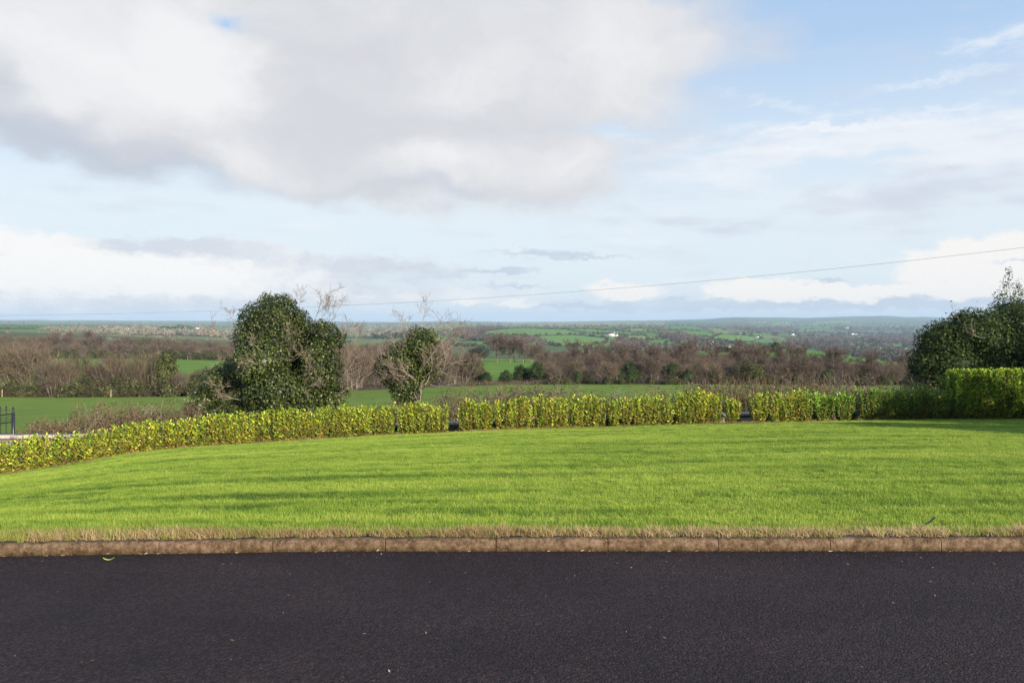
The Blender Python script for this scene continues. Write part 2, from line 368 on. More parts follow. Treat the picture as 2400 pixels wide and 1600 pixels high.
TP = np.array([
 [1030, 975, 931, 893, 842, 830, 808, 785, 770, 765, 763, 760, 757, 753, 749, 752],
 [1028, 975, 931, 893, 842, 830, 808, 785, 770, 765, 763, 760, 757, 753, 749, 752],
 [1024, 972, 931, 893, 842, 835, 818, 800, 788, 779, 773, 767, 761, 756, 751, 753],
 [1018, 965, 920, 890, 852, 842, 832, 815, 802, 792, 783, 776, 768, 760, 754, 756],
 [1012, 955, 906, 885, 843, 841, 838, 822, 806, 785, 769, 767, 762, 757, 753, 755],
 [1010, 952, 903, 882, 850, 838, 838, 822, 800, 784, 769, 766, 763, 758, 754, 756],
 [1008, 950, 902, 880, 850, 832, 832, 828, 812, 793, 775, 767, 760, 756, 751, 753],
 [1006, 950, 903, 880, 848, 822, 828, 824, 813, 800, 783, 770, 763, 755, 745, 750],
 [1005, 950, 905, 882, 850, 824, 832, 832, 826, 813, 800, 787, 773, 758, 742, 748],
 [1005, 948, 903, 886, 868, 856, 857, 850, 835, 820, 805, 790, 775, 759, 740, 748],
 [1005, 945, 900, 885, 872, 866, 862, 855, 840, 822, 806, 790, 775, 760, 745, 748],
 [1005, 945, 900, 885, 872, 866, 862, 855, 840, 822, 806, 790, 775, 760, 745, 748]], float)
GU = np.arange(-3000, 5401, 10.0); GL = np.linspace(math.log(34), math.log(17000), 260)
tmp = np.stack([np.interp(GL, np.log(TD), r) for r in TP])                     # columns u, rows d
G = np.stack([np.interp(GU, TU, tmp[:, j]) for j in range(len(GL))], 1)
for _ in range(3):
    g = np.pad(G, ((6, 6), (0, 0)), 'edge'); G = sum(g[i:i + len(GU)] for i in range(13)) / 13
for _ in range(2):
    g = np.pad(G, ((0, 0), (2, 2)), 'edge'); G = sum(g[:, i:i + len(GL)] for i in range(5)) / 5
for i, e in enumerate(np.log([7500, 11000])):                                    # far skyline detail
    w = np.exp(-((GL - e) / 0.28) ** 2)[None]
    G = G + w * (vnoise(GU[:, None] / 90, 0, 3 + i) * np.interp(GU, [0, 1400, 1700], [1.2, 1.2, 3.4])[:, None] + vnoise(GU[:, None] / 33, 1, 5 + i) * 0.6)
def table_py(u, d):
    fu = np.clip((np.asarray(u, float) - GU[0]) / 10, 0, len(GU) - 1.001); fl = np.clip((np.log(np.maximum(d, 34)) - GL[0]) / (GL[1] - GL[0]), 0, len(GL) - 1.001)
    i = fu.astype(int); j = fl.astype(int); a = fu - i; b = fl - j
    return G[i, j] * (1 - a) * (1 - b) + G[i + 1, j] * a * (1 - b) + G[i, j + 1] * (1 - a) * b + G[i + 1, j + 1] * a * b
def ztab(x, y):
    y = np.asarray(y, float); u = 1200 + FPX * np.asarray(x, float) / y
    return EYE - (table_py(u, y) - HY) / FPX * y
def gz(x, y):
    x = np.asarray(x, float); y = np.asarray(y, float)
    u = 1200 + FPX * x / np.maximum(y, 6.5)
    Y = np.interp(u, HU, HD); Z = np.interp(u, HU, HZ); t = np.clip((y - 7.0) / (Y - 7.0), 0, 1)
    lawn = 0.088 + (Z - 0.088) * t + 0.05 * np.sin(np.pi * t)
    yy = np.maximum(y, 34); q = np.clip((y - Y) / (34 - Y), 0, 1)
    far = ztab(x, yy); mid = Z + (ztab(x, np.full_like(yy, 34.0)) - Z) * q
    return np.where(y < Y, lawn, np.where(y < 34, mid, far))
def on_ground(u, d):
    x = (u - 1200) / FPX * d; return np.array([x, d, float(gz(x, d))])
def depth_at(u, py, dmin=60):
    """first distance at which the land seen in column u reaches row py"""
    d = np.exp(np.linspace(math.log(dmin), math.log(12500), 500)); p = table_py(np.full(500, float(u)), d)
    k = np.argmax(p <= py); return float(d[k]) if p[k] <= py else None

GREEN = (.100, .200, .042); GREEN2 = (.125, .230, .055); YG = (.19, .27, .07); DULL = (.075, .110, .045); BROWN = (.085, .062, .042); PLOUGH = (.30, .19, .13); PALE = (.21, .20, .12)
FIELDS = [  # outlines of the fields, as seen on the hillside
 ([(1200, 755), (1560, 756), (1560, 765), (1180, 766)], (.19, .22, .09)),
 ([(1124, 784), (1148, 775), (1186, 771), (1223, 769), (1281, 771), (1325, 772), (1375, 783), (1332, 784), (1254, 787), (1199, 787), (1162, 784)], GREEN2),
 ([(1254, 789), (1288, 786), (1349, 785), (1426, 793), (1420, 800), (1380, 812), (1300, 812), (1281, 803), (1268, 796)], GREEN2),
 ([(1332, 771), (1383, 771), (1460, 776), (1460, 785), (1398, 783)], GREEN2),
 ([(1060, 801), (1153, 797), (1148, 806), (1111, 812), (1060, 812)], GREEN), ([(1050, 793), (1082, 783), (1091, 789), (1060, 799)], GREEN),
 ([(1400, 773), (1456, 776), (1516, 784), (1485, 786), (1441, 784), (1400, 783)], GREEN), ([(1458, 771), (1502, 770), (1548, 773), (1527, 776), (1471, 775)], YG),
 ([(1516, 776), (1611, 775), (1655, 777), (1687, 786), (1672, 789), (1626, 792), (1587, 783), (1561, 781), (1536, 781)], GREEN),
 ([(1444, 788), (1485, 787), (1522, 788), (1563, 795), (1495, 796), (1471, 791)], YG), ([(1516, 798), (1550, 797), (1616, 810), (1587, 811), (1544, 806), (1517, 803)], GREEN),
 ([(1572, 798), (1616, 798), (1648, 801), (1648, 808), (1621, 810), (1587, 802)], GREEN2), ([(1689, 784), (1748, 786), (1789, 793), (1757, 801), (1706, 803), (1662, 794)], GREEN2),
 ([(1706, 805), (1757, 808), (1820, 813), (1810, 819), (1740, 819), (1709, 815)], GREEN), ([(1556, 765), (1621, 764), (1652, 769), (1645, 773), (1602, 772), (1553, 770)], GREEN),
 ([(1655, 767), (1701, 772), (1696, 775), (1665, 773)], YG), ([(1871, 790), (1899, 788), (1977, 794), (1908, 795), (1897, 793)], YG), ([(1740, 780), (1824, 782), (1820, 786), (1751, 786)], GREEN),
 ([(1946, 786), (2020, 788), (2024, 792), (1964, 791)], GREEN), ([(1855, 811), (1908, 810), (2020, 803), (2082, 804), (2080, 809), (2020, 809), (1936, 813), (1899, 814)], PLOUGH),
 ([(1974, 812), (2020, 812), (2160, 816), (2160, 822), (2077, 822), (2030, 823), (1992, 820)], YG), ([(2026, 792), (2095, 792), (2086, 797), (2032, 798)], GREEN),
 ([(2099, 775), (2178, 774), (2176, 779), (2105, 778)], GREEN), ([(1845, 767), (1904, 765), (1962, 766), (1955, 770), (1871, 773)], GREEN),
 ([(1802, 758), (1845, 754), (1860, 758), (1822, 761)], YG), ([(1908, 754), (1994, 753), (2002, 757), (1918, 758)], YG), ([(1860, 758), (1919, 759), (1916, 763), (1871, 761)], YG),
 ([(1740, 754), (1807, 753), (1796, 758), (1740, 757)], PALE), ([(-600, 762), (57, 763), (102, 767), (78, 771), (-600, 770)], (.07, .16, .03)),
 ([(459, 773), (490, 772), (509, 775), (490, 779), (466, 778)], (.10, .20, .05)), ([(845, 780), (862, 778), (897, 779), (899, 782), (882, 784), (856, 783)], (.10, .20, .05)),
 ([(1028, 764), (1060, 761), (1128, 760), (1103, 765), (1052, 769), (1026, 771)], (.20, .26, .08)), ([(2020, 762), (2180, 760), (2180, 767), (2030, 768)], GREEN),
 ([(1596, 820), (1706, 818), (1900, 820), (1950, 822), (2000, 830), (2060, 837), (2110, 849), (2140, 862), (2080, 863), (1980, 850), (1900, 840), (1774, 836), (1596, 830)], (.080, .205, .022)),
 ([(1045, 839), (1245, 841), (1290, 850), (1290, 890), (1040, 890)], (.115, .205, .034)),
]
def in_poly(px, py, poly):
    ins = np.zeros(px.shape, bool); n = len(poly)
    for i in range(n):
        x0, y0 = poly[i]; x1, y1 = poly[(i + 1) % n]
        c = ((y0 > py) != (y1 > py)) & (px < (x1 - x0) * (py - y0) / ((y1 - y0) or 1e-9) + x0)
        ins ^= c
    return ins
def build_land():
    us = np.concatenate([np.arange(-3000, -60, 30), np.arange(-60, 2460, 3.0), np.arange(2460, 5401, 30)])
    ds = np.concatenate([np.linspace(29.6, 34, 6)[:-1], np.exp(np.linspace(math.log(34), math.log(17000), 420))])
    U, D = np.meshgrid(us, ds, indexing='ij'); X = (U - 1200) / FPX * D
    Z = gz(X, D); Z = np.where(D < 34, gz(X, D), Z)
    Z = Z + np.where(D > 36, vnoise(X / 9, D / 9, 11) * 0.10 + vnoise(X / 60, D / 60, 12) * 0.25 * np.clip(D / 200, 0, 1), 0)
    PY = HY + (EYE - Z) / D * FPX
    C = np.empty(U.shape + (3,)); C[:] = DULL
    nz = vnoise(X / 300, D / 600, 21)[..., None]; C = C * (1 + .25 * nz)
    # patchwork of small fields over the rest of the far land
    A = (X + 260 * vnoise(X / 900, D / 900, 51)) / 230; B = (D + 300 * vnoise(X / 800, D / 1100, 52)) / 330 + np.floor(A) * .37
    ia = np.floor(A); ib = np.floor(B); hsh = np.abs(np.sin(ia * 12.9898 + ib * 78.233) * 43758.5453) % 1
    pal = np.array([(.075, .110, .045), GREEN, GREEN2, (.085, .085, .055), YG, (.070, .075, .045), (.16, .17, .08), GREEN]); pc_ = pal[(hsh * len(pal)).astype(int)]
    far_ = D > 1100; C[far_] = pc_[far_]; ed_ = (np.minimum(A - ia, 1 - A + ia) < .035) | (np.minimum(B - ib, 1 - B + ib) < .03); C[far_ & ed_] = (.045, .05, .032)
    C[(D > 4500) & (U < 1560)] = C[(D > 4500) & (U < 1560)] * .7 + np.array([.085, .08, .05])  # far left land lightened: sunlight put into its colour
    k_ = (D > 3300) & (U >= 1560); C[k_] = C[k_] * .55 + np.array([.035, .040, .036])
    C[D < 600] = np.array(BROWN) * 1.15
    pyj = PY + vnoise(X / 40, D / 60, 33) * 0.35
    for poly, c in FIELDS:
        far = D > 250
        s = in_poly(U, pyj, poly) & (far if poly[0][0] != 1045 else D > 134)
        C[s] = c
    edge = np.interp(us, [-3000, 450, 620, 1000, 5400], [121, 121, 123, 125, 126])[:, None]
    near = (D < edge); C[near] = (.130, .195, .032)
    C[(D < 37.5)] = (.075, .07, .035)
    f2 = (D > 132) & (D < 343) & (U < 560); C[f2] = (.115, .205, .032)
    C = C * (1 + 0.10 * vnoise(X / 5, D / 5, 8)[..., None])
    nU, nD = U.shape; i = np.arange(nU - 1)[:, None] * nD; j = np.arange(nD - 1)[None]
    F = np.stack([i + j, i + nD + j, i + nD + j + 1, i + j + 1], -1).reshape(-1, 4)
    mb = MB(); mb.add(np.stack([X, D, Z], -1).reshape(-1, 3), F, C.reshape(-1, 3))
    tag(mb.build('terrain', M['land'], None, True), kind='structure')
build_land()

def build_near():
    # lawn sheet, from the kerb to the hedge wall
    xs = np.linspace(-66, 66, 265); t = np.linspace(0, 1, 70)
    X, T = np.meshgrid(xs, t, indexing='ij'); y0 = kerb_y(X) + 0.06; y1 = np.full_like(X, 29.7); Y = y0 + (y1 - y0) * T
    Z = gz(X, Y) + np.where((Y < hy(X) - .5), vnoise(X / 1.4, Y / 1.4, 2) * 0.012, 0)
    n, m = X.shape; i = np.arange(n - 1)[:, None] * m; j = np.arange(m - 1)[None]
    F = np.stack([i + j, i + m + j, i + m + j + 1, i + j + 1], -1).reshape(-1, 4)
    mb = MB(); mb.add(np.stack([X, Y, Z], -1).reshape(-1, 3), F); tag(mb.build('lawn', M['lawn'], None, True), kind='structure')
    # asphalt drive
    xs = np.linspace(-66, 66, 133); mb = MB()
    V = []; ys = [-30, -5, 3, 5, None]
    for x in xs:
        for y in ys: V.append((x, float(kerb_y(x)) + .03 if y is None else y, 0.0))
    m = 5; n = len(xs); i = np.arange(n - 1)[:, None] * m; j = np.arange(m - 1)[None]
    F = np.stack([i + j, i + m + j, i + m + j + 1, i + j + 1], -1).reshape(-1, 4)
    mb.add(V, F); tag(mb.build('drive', M['asphalt'], None), kind='structure')
    # kerb of separate stones laid end to end
    mb = MB(); L_ = 0.965; x = -66.0 + (0.62 - (-66.0)) % L_ - L_
    x = 0.83 - L_ * 68
    k = 0
    while x < 64:
        g = 0.0005 if k % 2 else 0.005; gap = g + random.random() * .0008
        xa, xb = x + gap, x + L_ - gap
        dz = random.uniform(-.004, .004); dy = random.uniform(-.006, .006)
        S = 9; prof = [(0.0, -.05), (0.0, .078), (0.004, .090), (0.016, .099), (.03, .102), (.125, .102), (.125, -.05)]
        V = []
        for s in range(S + 1):
            xx = xa + (xb - xa) * s / S; yb = float(kerb_y(xx)) + dy; inset = 0.005 if s in (0, S) else 0
            for q, (py_, pz) in enumerate(prof):
                wob = 0 if q in (0, 6) else random.gauss(0, .0016)
                V.append((xx, yb + py_ + (inset if q < 5 and q > 0 else 0) + wob, pz + dz + wob - (inset if 1 <= q <= 5 else 0)))
        m = len(prof); F = []
        for s in range(S):
            for q in range(m - 1): F.append((s * m + q, (s + 1) * m + q, (s + 1) * m + q + 1, s * m + q + 1))
        mb.add(V, F)
        for s in (0, S):
            b = s * m; mb.add(V[b:b + m], [(0, 1, 2, 3), (3, 4, 5, 6)] ); mb.add(V[b:b + m], [(0, 3, 6)])
        x += L_; k += 1
    xs = np.linspace(-66, 66, 133); V = []
    for x in xs:
        yk = float(kerb_y(x)); V += [(x, yk + .02, -.05), (x, yk + .02, .080), (x, yk + .05, .090), (x, yk + .13, .090)]
    n = len(xs); i = np.arange(n - 1)[:, None] * 4; j = np.arange(3)[None]
    mj = MB(); mj.add(V, np.stack([i + j, i + 4 + j, i + 5 + j, i + 1 + j], -1).reshape(-1, 4)); me_j = mj.mesh('joint', M['joint'])
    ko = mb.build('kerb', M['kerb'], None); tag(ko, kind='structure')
    jo = bpy.data.objects.new('mortar_joint', me_j); COL.objects.link(jo); jo.parent = ko
build_near()

# ------------------------------------------------------------------ grass (blades in patches, scattered)
HID = bpy.data.collections.new('grass_sources')
def patch(name, mat, n, size, h0, h1, w, lean, seedv, curl=0.35):
    r = np.random.default_rng(seedv); mb = MB()
    P = np.c_[r.uniform(-size, size, (n, 2)), np.zeros(n)]; h = r.uniform(h0, h1, n); a = r.uniform(0, 2 * np.pi, n)
    ln = np.abs(r.normal(0, lean, n)); D = np.c_[np.cos(a) * ln, np.sin(a) * ln, np.ones(n)]; D = norm(D)
    b = a + r.normal(0, .6, n); S = np.c_[np.sin(b), -np.cos(b), np.zeros(n)] * w
    mid = P + D * h[:, None] * .55; D2 = norm(D + np.c_[np.cos(a), np.sin(a), -np.ones(n) * .2] * curl); tip = mid + D2 * h[:, None] * .5
    V = np.stack([P - S * .5, P + S * .5, mid + S * .42, mid - S * .42, tip], 1).reshape(-1, 3); i = np.arange(n)[:, None] * 5
    mb.add(V, i + [0, 1, 2, 3]); 
    mb.F[3].append((i + [3, 2, 4]))
    o = bpy.data.objects.new(name, mb.mesh(name, mat)); return o
def scatter(name, pts, rot, scl, sources):
    c = bpy.data.collections.new(name + '_kinds')
    for s in sources: c.objects.link(s)
    me = bpy.data.meshes.new(name); n = len(pts); me.vertices.add(n); me.vertices.foreach_set('co', np.asarray(pts, np.float32).ravel())
    for nm, arr in (('rot', rot), ('scl', scl)):
        a = me.attributes.new(nm, 'FLOAT_VECTOR', 'POINT'); a.data.foreach_set('vector', np.asarray(arr, np.float32).ravel())
    o = bpy.data.objects.new(name, me); COL.objects.link(o)
    ng = bpy.data.node_groups.new(name, 'GeometryNodeTree')
    ng.interface.new_socket('Geometry', in_out='INPUT', socket_type='NodeSocketGeometry'); ng.interface.new_socket('Geometry', in_out='OUTPUT', socket_type='NodeSocketGeometry')
    nn = ng.nodes; gi = nn.new('NodeGroupInput'); go = nn.new('NodeGroupOutput'); ip = nn.new('GeometryNodeInstanceOnPoints')
    ci = nn.new('GeometryNodeCollectionInfo'); ci.inputs['Collection'].default_value = c; ci.inputs['Separate Children'].default_value = True; ci.inputs['Reset Children'].default_value = True
    ip.inputs['Pick Instance'].default_value = True
    rv = nn.new('FunctionNodeRandomValue'); rv.data_type = 'INT'; rv.inputs[4].default_value = 0; rv.inputs[5].default_value = len(sources) - 1
    a1 = nn.new('GeometryNodeInputNamedAttribute'); a1.data_type = 'FLOAT_VECTOR'; a1.inputs[0].default_value = 'rot'
    a2 = nn.new('GeometryNodeInputNamedAttribute'); a2.data_type = 'FLOAT_VECTOR'; a2.inputs[0].default_value = 'scl'
    e2r = nn.new('FunctionNodeEulerToRotation'); l = ng.links
    l.new(gi.outputs[0], ip.inputs['Points']); l.new(ci.outputs[0], ip.inputs['Instance']); l.new(rv.outputs[2], ip.inputs['Instance Index'])
    l.new(a1.outputs[0], e2r.inputs[0]); l.new(e2r.outputs[0], ip.inputs['Rotation']); l.new(a2.outputs[0], ip.inputs['Scale']); l.new(ip.outputs[0], go.inputs[0])
    md = o.modifiers.new('scatter', 'NODES'); md.node_group = ng
    return o
def build_grass():
    src = [patch('grass_patch', M['grass'], 560, 0.16, .028, .058, .0036, .42, 100 + i) for i in range(6)]
    pts = []; g = 0.20; y = 6.95
    while y < 28.8:
        half = 0.66 * y + 2.2
        xs = np.arange(-half, half, g); pts.append(np.c_[xs + rng.uniform(-.06, .06, len(xs)), np.full(len(xs), y) + rng.uniform(-.06, .06, len(xs))]); y += g * .9
    p = np.concatenate(pts); ky = kerb_y(p[:, 0])
    p = p[(p[:, 1] > ky + .22) & (p[:, 1] < hy(p[:, 0]) + .25)]
    z = gz(p[:, 0], p[:, 1]) - .004; n = len(p)
    hn = 1.0 + .46 * vnoise(p[:, 0] / 2.4, p[:, 1] / .38, 44) + .22 * vnoise(p[:, 0] / .4, p[:, 1] / .3, 45)
    hn = np.clip(hn, .45, 1.7)
    scatter_o = scatter('lawn_grass', np.c_[p, z], np.c_[rng.normal(0, .06, (n, 2)), rng.uniform(0, 6.28, n)], np.c_[np.ones((n, 2)), hn], src)
    tag(scatter_o, 'bright green mown grass covering the lawn', 'grass', kind='stuff')
    # dry fringe along the kerb
    src2 = [patch('straw_tuft', M['straw'], 60, 0.045, .03, .105, .0042, .75, 200 + i, .9) for i in range(5)]
    n = 3400; x = rng.uniform(-9, 9, n); off = np.abs(rng.normal(0, .10, n)) + .115
    keep = vnoise(x / .5, off * 0, 60) * 1.2 + rng.normal(0, .25, n) > off * 1.4 - .55; x = x[keep]; off = off[keep]; n = len(x); y = kerb_y(x) + off
    s = rng.uniform(.45, 1.3, n) * np.clip(1.15 - off * 1.2, .5, 1) * (1 + .35 * vnoise(x / .35, x * 0, 62))
    tag(scatter('dry_grass', np.c_[x, y, gz(x, np.maximum(y, 7.0)) - .004], np.c_[rng.normal(0, .12, n) + .25, rng.normal(0, .12, n), rng.uniform(0, 6.28, n) * 0], np.c_[s, s, s], src2), 'dead straw coloured grass fringe overhanging the kerb', 'dry grass', kind='stuff')
    n = 1500; x = rng.uniform(-15, 14, n); y = hy(x) + rng.normal(.12, .12, n)
    keep = vnoise(x / .7, x * 0, 61) + rng.normal(0, .4, n) > 0.0; x = x[keep]; y = y[keep]; n = len(x); s = rng.uniform(.9, 2.0, n)
    hs = [patch('dead_tuft', M['straw'], 45, 0.05, .03, .10, .005, .8, 400 + i, .9) for i in range(3)]
    tag(scatter('hedge_foot_grass', np.c_[x, y, gz(x, y)], np.c_[rng.normal(0, .1, (n, 2)), rng.uniform(0, 6.28, n)], np.c_[s, s, s], hs), 'dead brown grass along the foot of the laurel hedge', 'dry grass', kind='stuff')
    # green mixed into the fringe
    n = 1300; x = rng.uniform(-9, 9, n); y = kerb_y(x) + rng.uniform(.14, .34, n)
    src3 = [patch('grass_tuft', M['grass'], 70, 0.05, .03, .08, .0042, .5, 300 + i) for i in range(3)]
    tag(scatter('edge_grass', np.c_[x, y, gz(x, np.maximum(y, 7.0)) - .004], np.c_[np.zeros((n, 2)), rng.uniform(0, 6.28, n)], np.c_[np.ones((n, 3))] * rng.uniform(.6, 1.3, (n, 1)), src3), 'green grass tufts mixed in the dry lawn edge', 'grass', kind='stuff')
build_grass()

# ------------------------------------------------------------------ laurel hedge
LAUREL = [(.38, .43, .030, 4.5), (.26, .34, .022, 5), (.12, .21, .016, 5), (.05, .095, .012, 4), (.48, .39, .035, .9)]
STEM = np.array([(.42, .24, .08), (.26, .17, .10), (.16, .12, .08)])
def hedge_path(u0, u1):
    x0 = (u0 - 1200) / FPX * float(np.interp(u0, HU, HD)); x1 = (u1 - 1200) / FPX * float(np.interp(u1, HU, HD)); return x0, x1
def laurel(name, u0, u1, h, label, cat='hedge', group='laurel hedge along the lawn', dens=1.12, dark=0.0, depth=.30, back=0.0, vase=1.0, leaf=.088, low=.03, n_sh=125, run=False, clip=False):
    x0, x1 = hedge_path(u0, u1); xc = (x0 + x1) / 2; base = np.array([xc, float(hy(xc)) + .30 + back, float(gz(xc, hy(xc) + .3))])
    root = empty(name, base, label, cat, group)
    ns = max(8, int((x1 - x0) * n_sh * dens)); mbs = MB(); P = []; D = []; Nn = []; K = []; TT = []
    npl = max(1, int(round((x1 - x0) / .55))); pc = x0 + (np.arange(npl) + .5) / npl * (x1 - x0)
    half = .24 if run else (x1 - x0) / npl / 2
    for i in range(ns):
        c = random.uniform(x0 + min(.10, .28 * (x1 - x0)), x1 - min(.10, .28 * (x1 - x0))) if run else pc[i % npl]; bx = c + random.gauss(0, .07); sp = random.uniform(-1, 1)
        tx = c + sp * half * 1.12 * vase; tx = min(max(tx, x0 + .02), x1 - .02); ty = random.uniform(-1, 1) * depth
        if random.random() < .35: ty = -depth * random.uniform(.8, 1.05)
        hh = h * (random.uniform(.62, .97) if random.random() < .75 else random.uniform(.95, 1.07)) * (1 + .05 * math.sin(tx * 3.1) + .03 * math.sin(tx * 7.7))
        if clip: hh = h * (random.uniform(.5, .93) if random.random() < .35 else random.uniform(.955, 1.0)) * (1 - .22 * max(0, 1 - (tx - x0) / .35) ** 2)
        if tx < -9.0: hh *= .86 + .07 * min(1, max(0, (tx + 12) / 3))
        if abs(sp) > .8 and vase > .9 and (tx - x0 < .3 or x1 - tx < .3): hh *= random.uniform(.72, .98)
        by = float(hy(bx)) + .30 + back; byt = float(hy(tx)) + .30 + back
        A = np.array([bx, by + random.gauss(0, .04), float(gz(bx, by)) - .03]); B = np.array([tx, byt + ty, float(gz(tx, byt)) + hh])
        k = 7; t = np.linspace(0, 1, k)[:, None]; bow = np.sin(np.pi * t) * np.array([(tx - bx) * .25, ty * .45, 0]); Q = A + (B - A) * t + bow + rng.normal(0, .008, (k, 3)) * (t > 0)
        tube(mbs, Q - base, np.linspace(.007, .003, k), 3, STEM[random.choice([0, 0, 1, 1, 2])])
        nl = int(24 * hh / 1.0 * random.uniform(.8, 1.15)); tl = np.linspace(low + .1 * random.random(), 1.0, nl); 
        pts = np.stack([np.interp(tl, t[:, 0], Q[:, a]) for a in range(3)], 1)
        ang = np.arange(nl) * 2.4 + random.uniform(0, 6.28)
        upk = .35 + .9 * tl + rng.normal(0, .22, nl)
        d = np.c_[np.cos(ang), np.sin(ang) - .35, upk]; P.append(pts); D.append(d); Nn.append(np.c_[rng.normal(0, .55, nl), rng.normal(-.6, .5, nl), rng.normal(.75, .35, nl)]); K.append(tl); TT.append(np.tile(np.exp([random.gauss(0, .30)] * 3) * [1 + random.gauss(0, .10), 1, 1], (nl, 1)))
    P = np.concatenate(P) - base; D = np.concatenate(D); Nn = np.concatenate(Nn); K = np.concatenate(K); n = len(P)
    c = pick(LAUREL, n, .18) * (1 - dark) * np.concatenate(TT)  # dark paints the shade on the right-end hedges into the leaf colour
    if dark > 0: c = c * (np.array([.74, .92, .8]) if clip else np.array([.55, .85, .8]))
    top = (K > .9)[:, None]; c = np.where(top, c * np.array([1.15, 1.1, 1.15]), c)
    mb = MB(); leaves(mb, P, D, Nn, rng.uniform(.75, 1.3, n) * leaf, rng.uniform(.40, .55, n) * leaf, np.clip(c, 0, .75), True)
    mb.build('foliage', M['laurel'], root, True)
    mbs.build('stem', M['bark'], root)
    return root
laurel('laurel_hedge', -90, 925, 1.03, 'long unbroken run of yellow-green laurel hedge from the gate to the first gap', group=None, run=True, n_sh=135)
SECT = [(932, 1050, 1.0, 'squarish laurel bush just right of the first hedge gap, below the small ivy tree'),
        (1072, 1155, 1.02, 'laurel bush right of the wide gap with reddish twigs, fourth dense block'),
        (1158, 1247, 1.04, 'laurel bush with a tall left shoot and coping visible at its right foot'),
        (1251, 1330, 1.10, 'laurel bush rising above its left neighbour under the bramble mass'),
        (1333, 1420, 1.08, 'laurel bush with rounded top before the small laurel and exposed coping'),
        (1424, 1484, .98, 'small thin laurel bush between two dense blocks, coping stone to its right'),
        (1488, 1580, 1.05, 'laurel block just right of the exposed dark coping stone'),
        (1584, 1692, 1.16, 'tallest sunlit laurel bush with upright shoots, left of the twiggy gap'),
        (1702, 1736, .98, 'narrow leggy laurel standing alone in the bare gap left of the pillar'),
        (1760, 1802, 1.02, 'narrow vase-shaped laurel right of the capped stone pillar'),
        (1806, 1906, 1.10, 'bright laurel bush with pale top shoots right of the narrow vase-shaped one'),
        (1910, 1958, 1.02, 'half shaded laurel with sunlit tips beside the pointed laurel'),
        (1960, 2004, 1.05, 'laurel with one pointed leading shoot before the shaded gap')]
for u0, u1, h, lab in SECT:
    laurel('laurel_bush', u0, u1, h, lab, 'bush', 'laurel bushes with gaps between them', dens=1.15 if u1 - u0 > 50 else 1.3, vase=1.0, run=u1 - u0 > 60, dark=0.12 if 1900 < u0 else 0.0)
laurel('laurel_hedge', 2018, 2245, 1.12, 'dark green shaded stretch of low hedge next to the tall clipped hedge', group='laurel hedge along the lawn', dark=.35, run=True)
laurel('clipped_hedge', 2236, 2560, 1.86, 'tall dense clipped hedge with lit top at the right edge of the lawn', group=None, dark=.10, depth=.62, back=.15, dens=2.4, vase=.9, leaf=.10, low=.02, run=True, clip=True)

# ------------------------------------------------------------------ low wall, coping, pillar, gate
def build_wall():
    xs = np.linspace(-20, 30, 101); wb = MB(); cb = MB()
    U = 1200 + FPX * xs / (hy(xs) + 1.2)
    hgt = np.interp(U, [-200, 160, 420, 1000, 1200, 2000], [.98, .90, .20, .17, .17, .2])
    y = hy(xs) + .95; z = gz(xs, hy(xs)); top = np.convolve(np.pad(z + hgt, 7, 'edge'), np.ones(15) / 15, 'valid'); y = np.convolve(np.pad(y, 4, 'edge'), np.ones(9) / 9, 'valid')
    for k in range(100):
        a, b = k, k + 1
        for (mb, ya, yb, z0, z1) in ((wb, 0, .22, -0.6, 0.0), (cb, -.10, .34, 0.0, .085)):
            g = .004 if (mb is cb and k % 2) else 0
            zl0 = (z[a] + z0) if mb is wb else top[a]; zl1 = (z[b] + z0) if mb is wb else top[b]
            V = [(xs[a] + g, y[a] + ya, zl0), (xs[b] - g, y[b] + ya, zl1), (xs[b] - g, y[b] + yb, zl1), (xs[a] + g, y[a] + yb, zl0),
                 (xs[a] + g, y[a] + ya, top[a] + z1), (xs[b] - g, y[b] + ya, top[b] + z1), (xs[b] - g, y[b] + yb, top[b] + z1), (xs[a] + g, y[a] + yb, top[a] + z1)]
            mb.add(V, BOXF)
    xc = 2.0; root = empty('boundary_wall', (xc, float(hy(xc)) + 1, float(gz(xc, hy(xc)))), 'low stone boundary wall with pale concrete coping running behind the laurel hedge', 'wall')
    for o in (wb.build('wall', M['wall'], root), cb.build('coping', M['coping'], root)): o.location = -Vector(root.location)
    # pillar with rounded cap in the gap
    u = 1748; d = 29.1; p = on_ground(u, 28.2); x = (u - 1200) / FPX * d; z = EYE - (1000 - HY) / FPX * d
    root = empty('stone_pillar', (x, d, z), 'squat stone pillar with a weathered rounded cap in the hedge gap', 'pillar')
    mb = MB(); box(mb, -.17, .17, -.17, .17, -.4, .20); mb.build('shaft', M['wall'], root)
    mb = MB(); pr = [(.27, .20), (.28, .27), (.25, .30), (.10, .325)]
    V = []; 
    for (r_, zz) in pr:
        for k in range(12):
            th = k / 12 * 2 * math.pi; cx, cy = math.cos(th), math.sin(th); s = 1 / max(abs(cx), abs(cy)) ** .6
            V.append((r_ * cx * s * 1.1, r_ * cy * s, zz))
    F = [(a * 12 + k, a * 12 + (k + 1) % 12, (a + 1) * 12 + (k + 1) % 12, (a + 1) * 12 + k) for a in range(3) for k in range(12)]
    V += [(0, 0, .20), (0, 0, .33)]; mb.add(V, F)
    mb.F[3].append(np.array([(48, (k + 1) % 12, k) for k in range(12)] + [(49, 36 + k, 36 + (k + 1) % 12) for k in range(12)]))
    mb.build('cap', M['wall'], root)
build_wall()

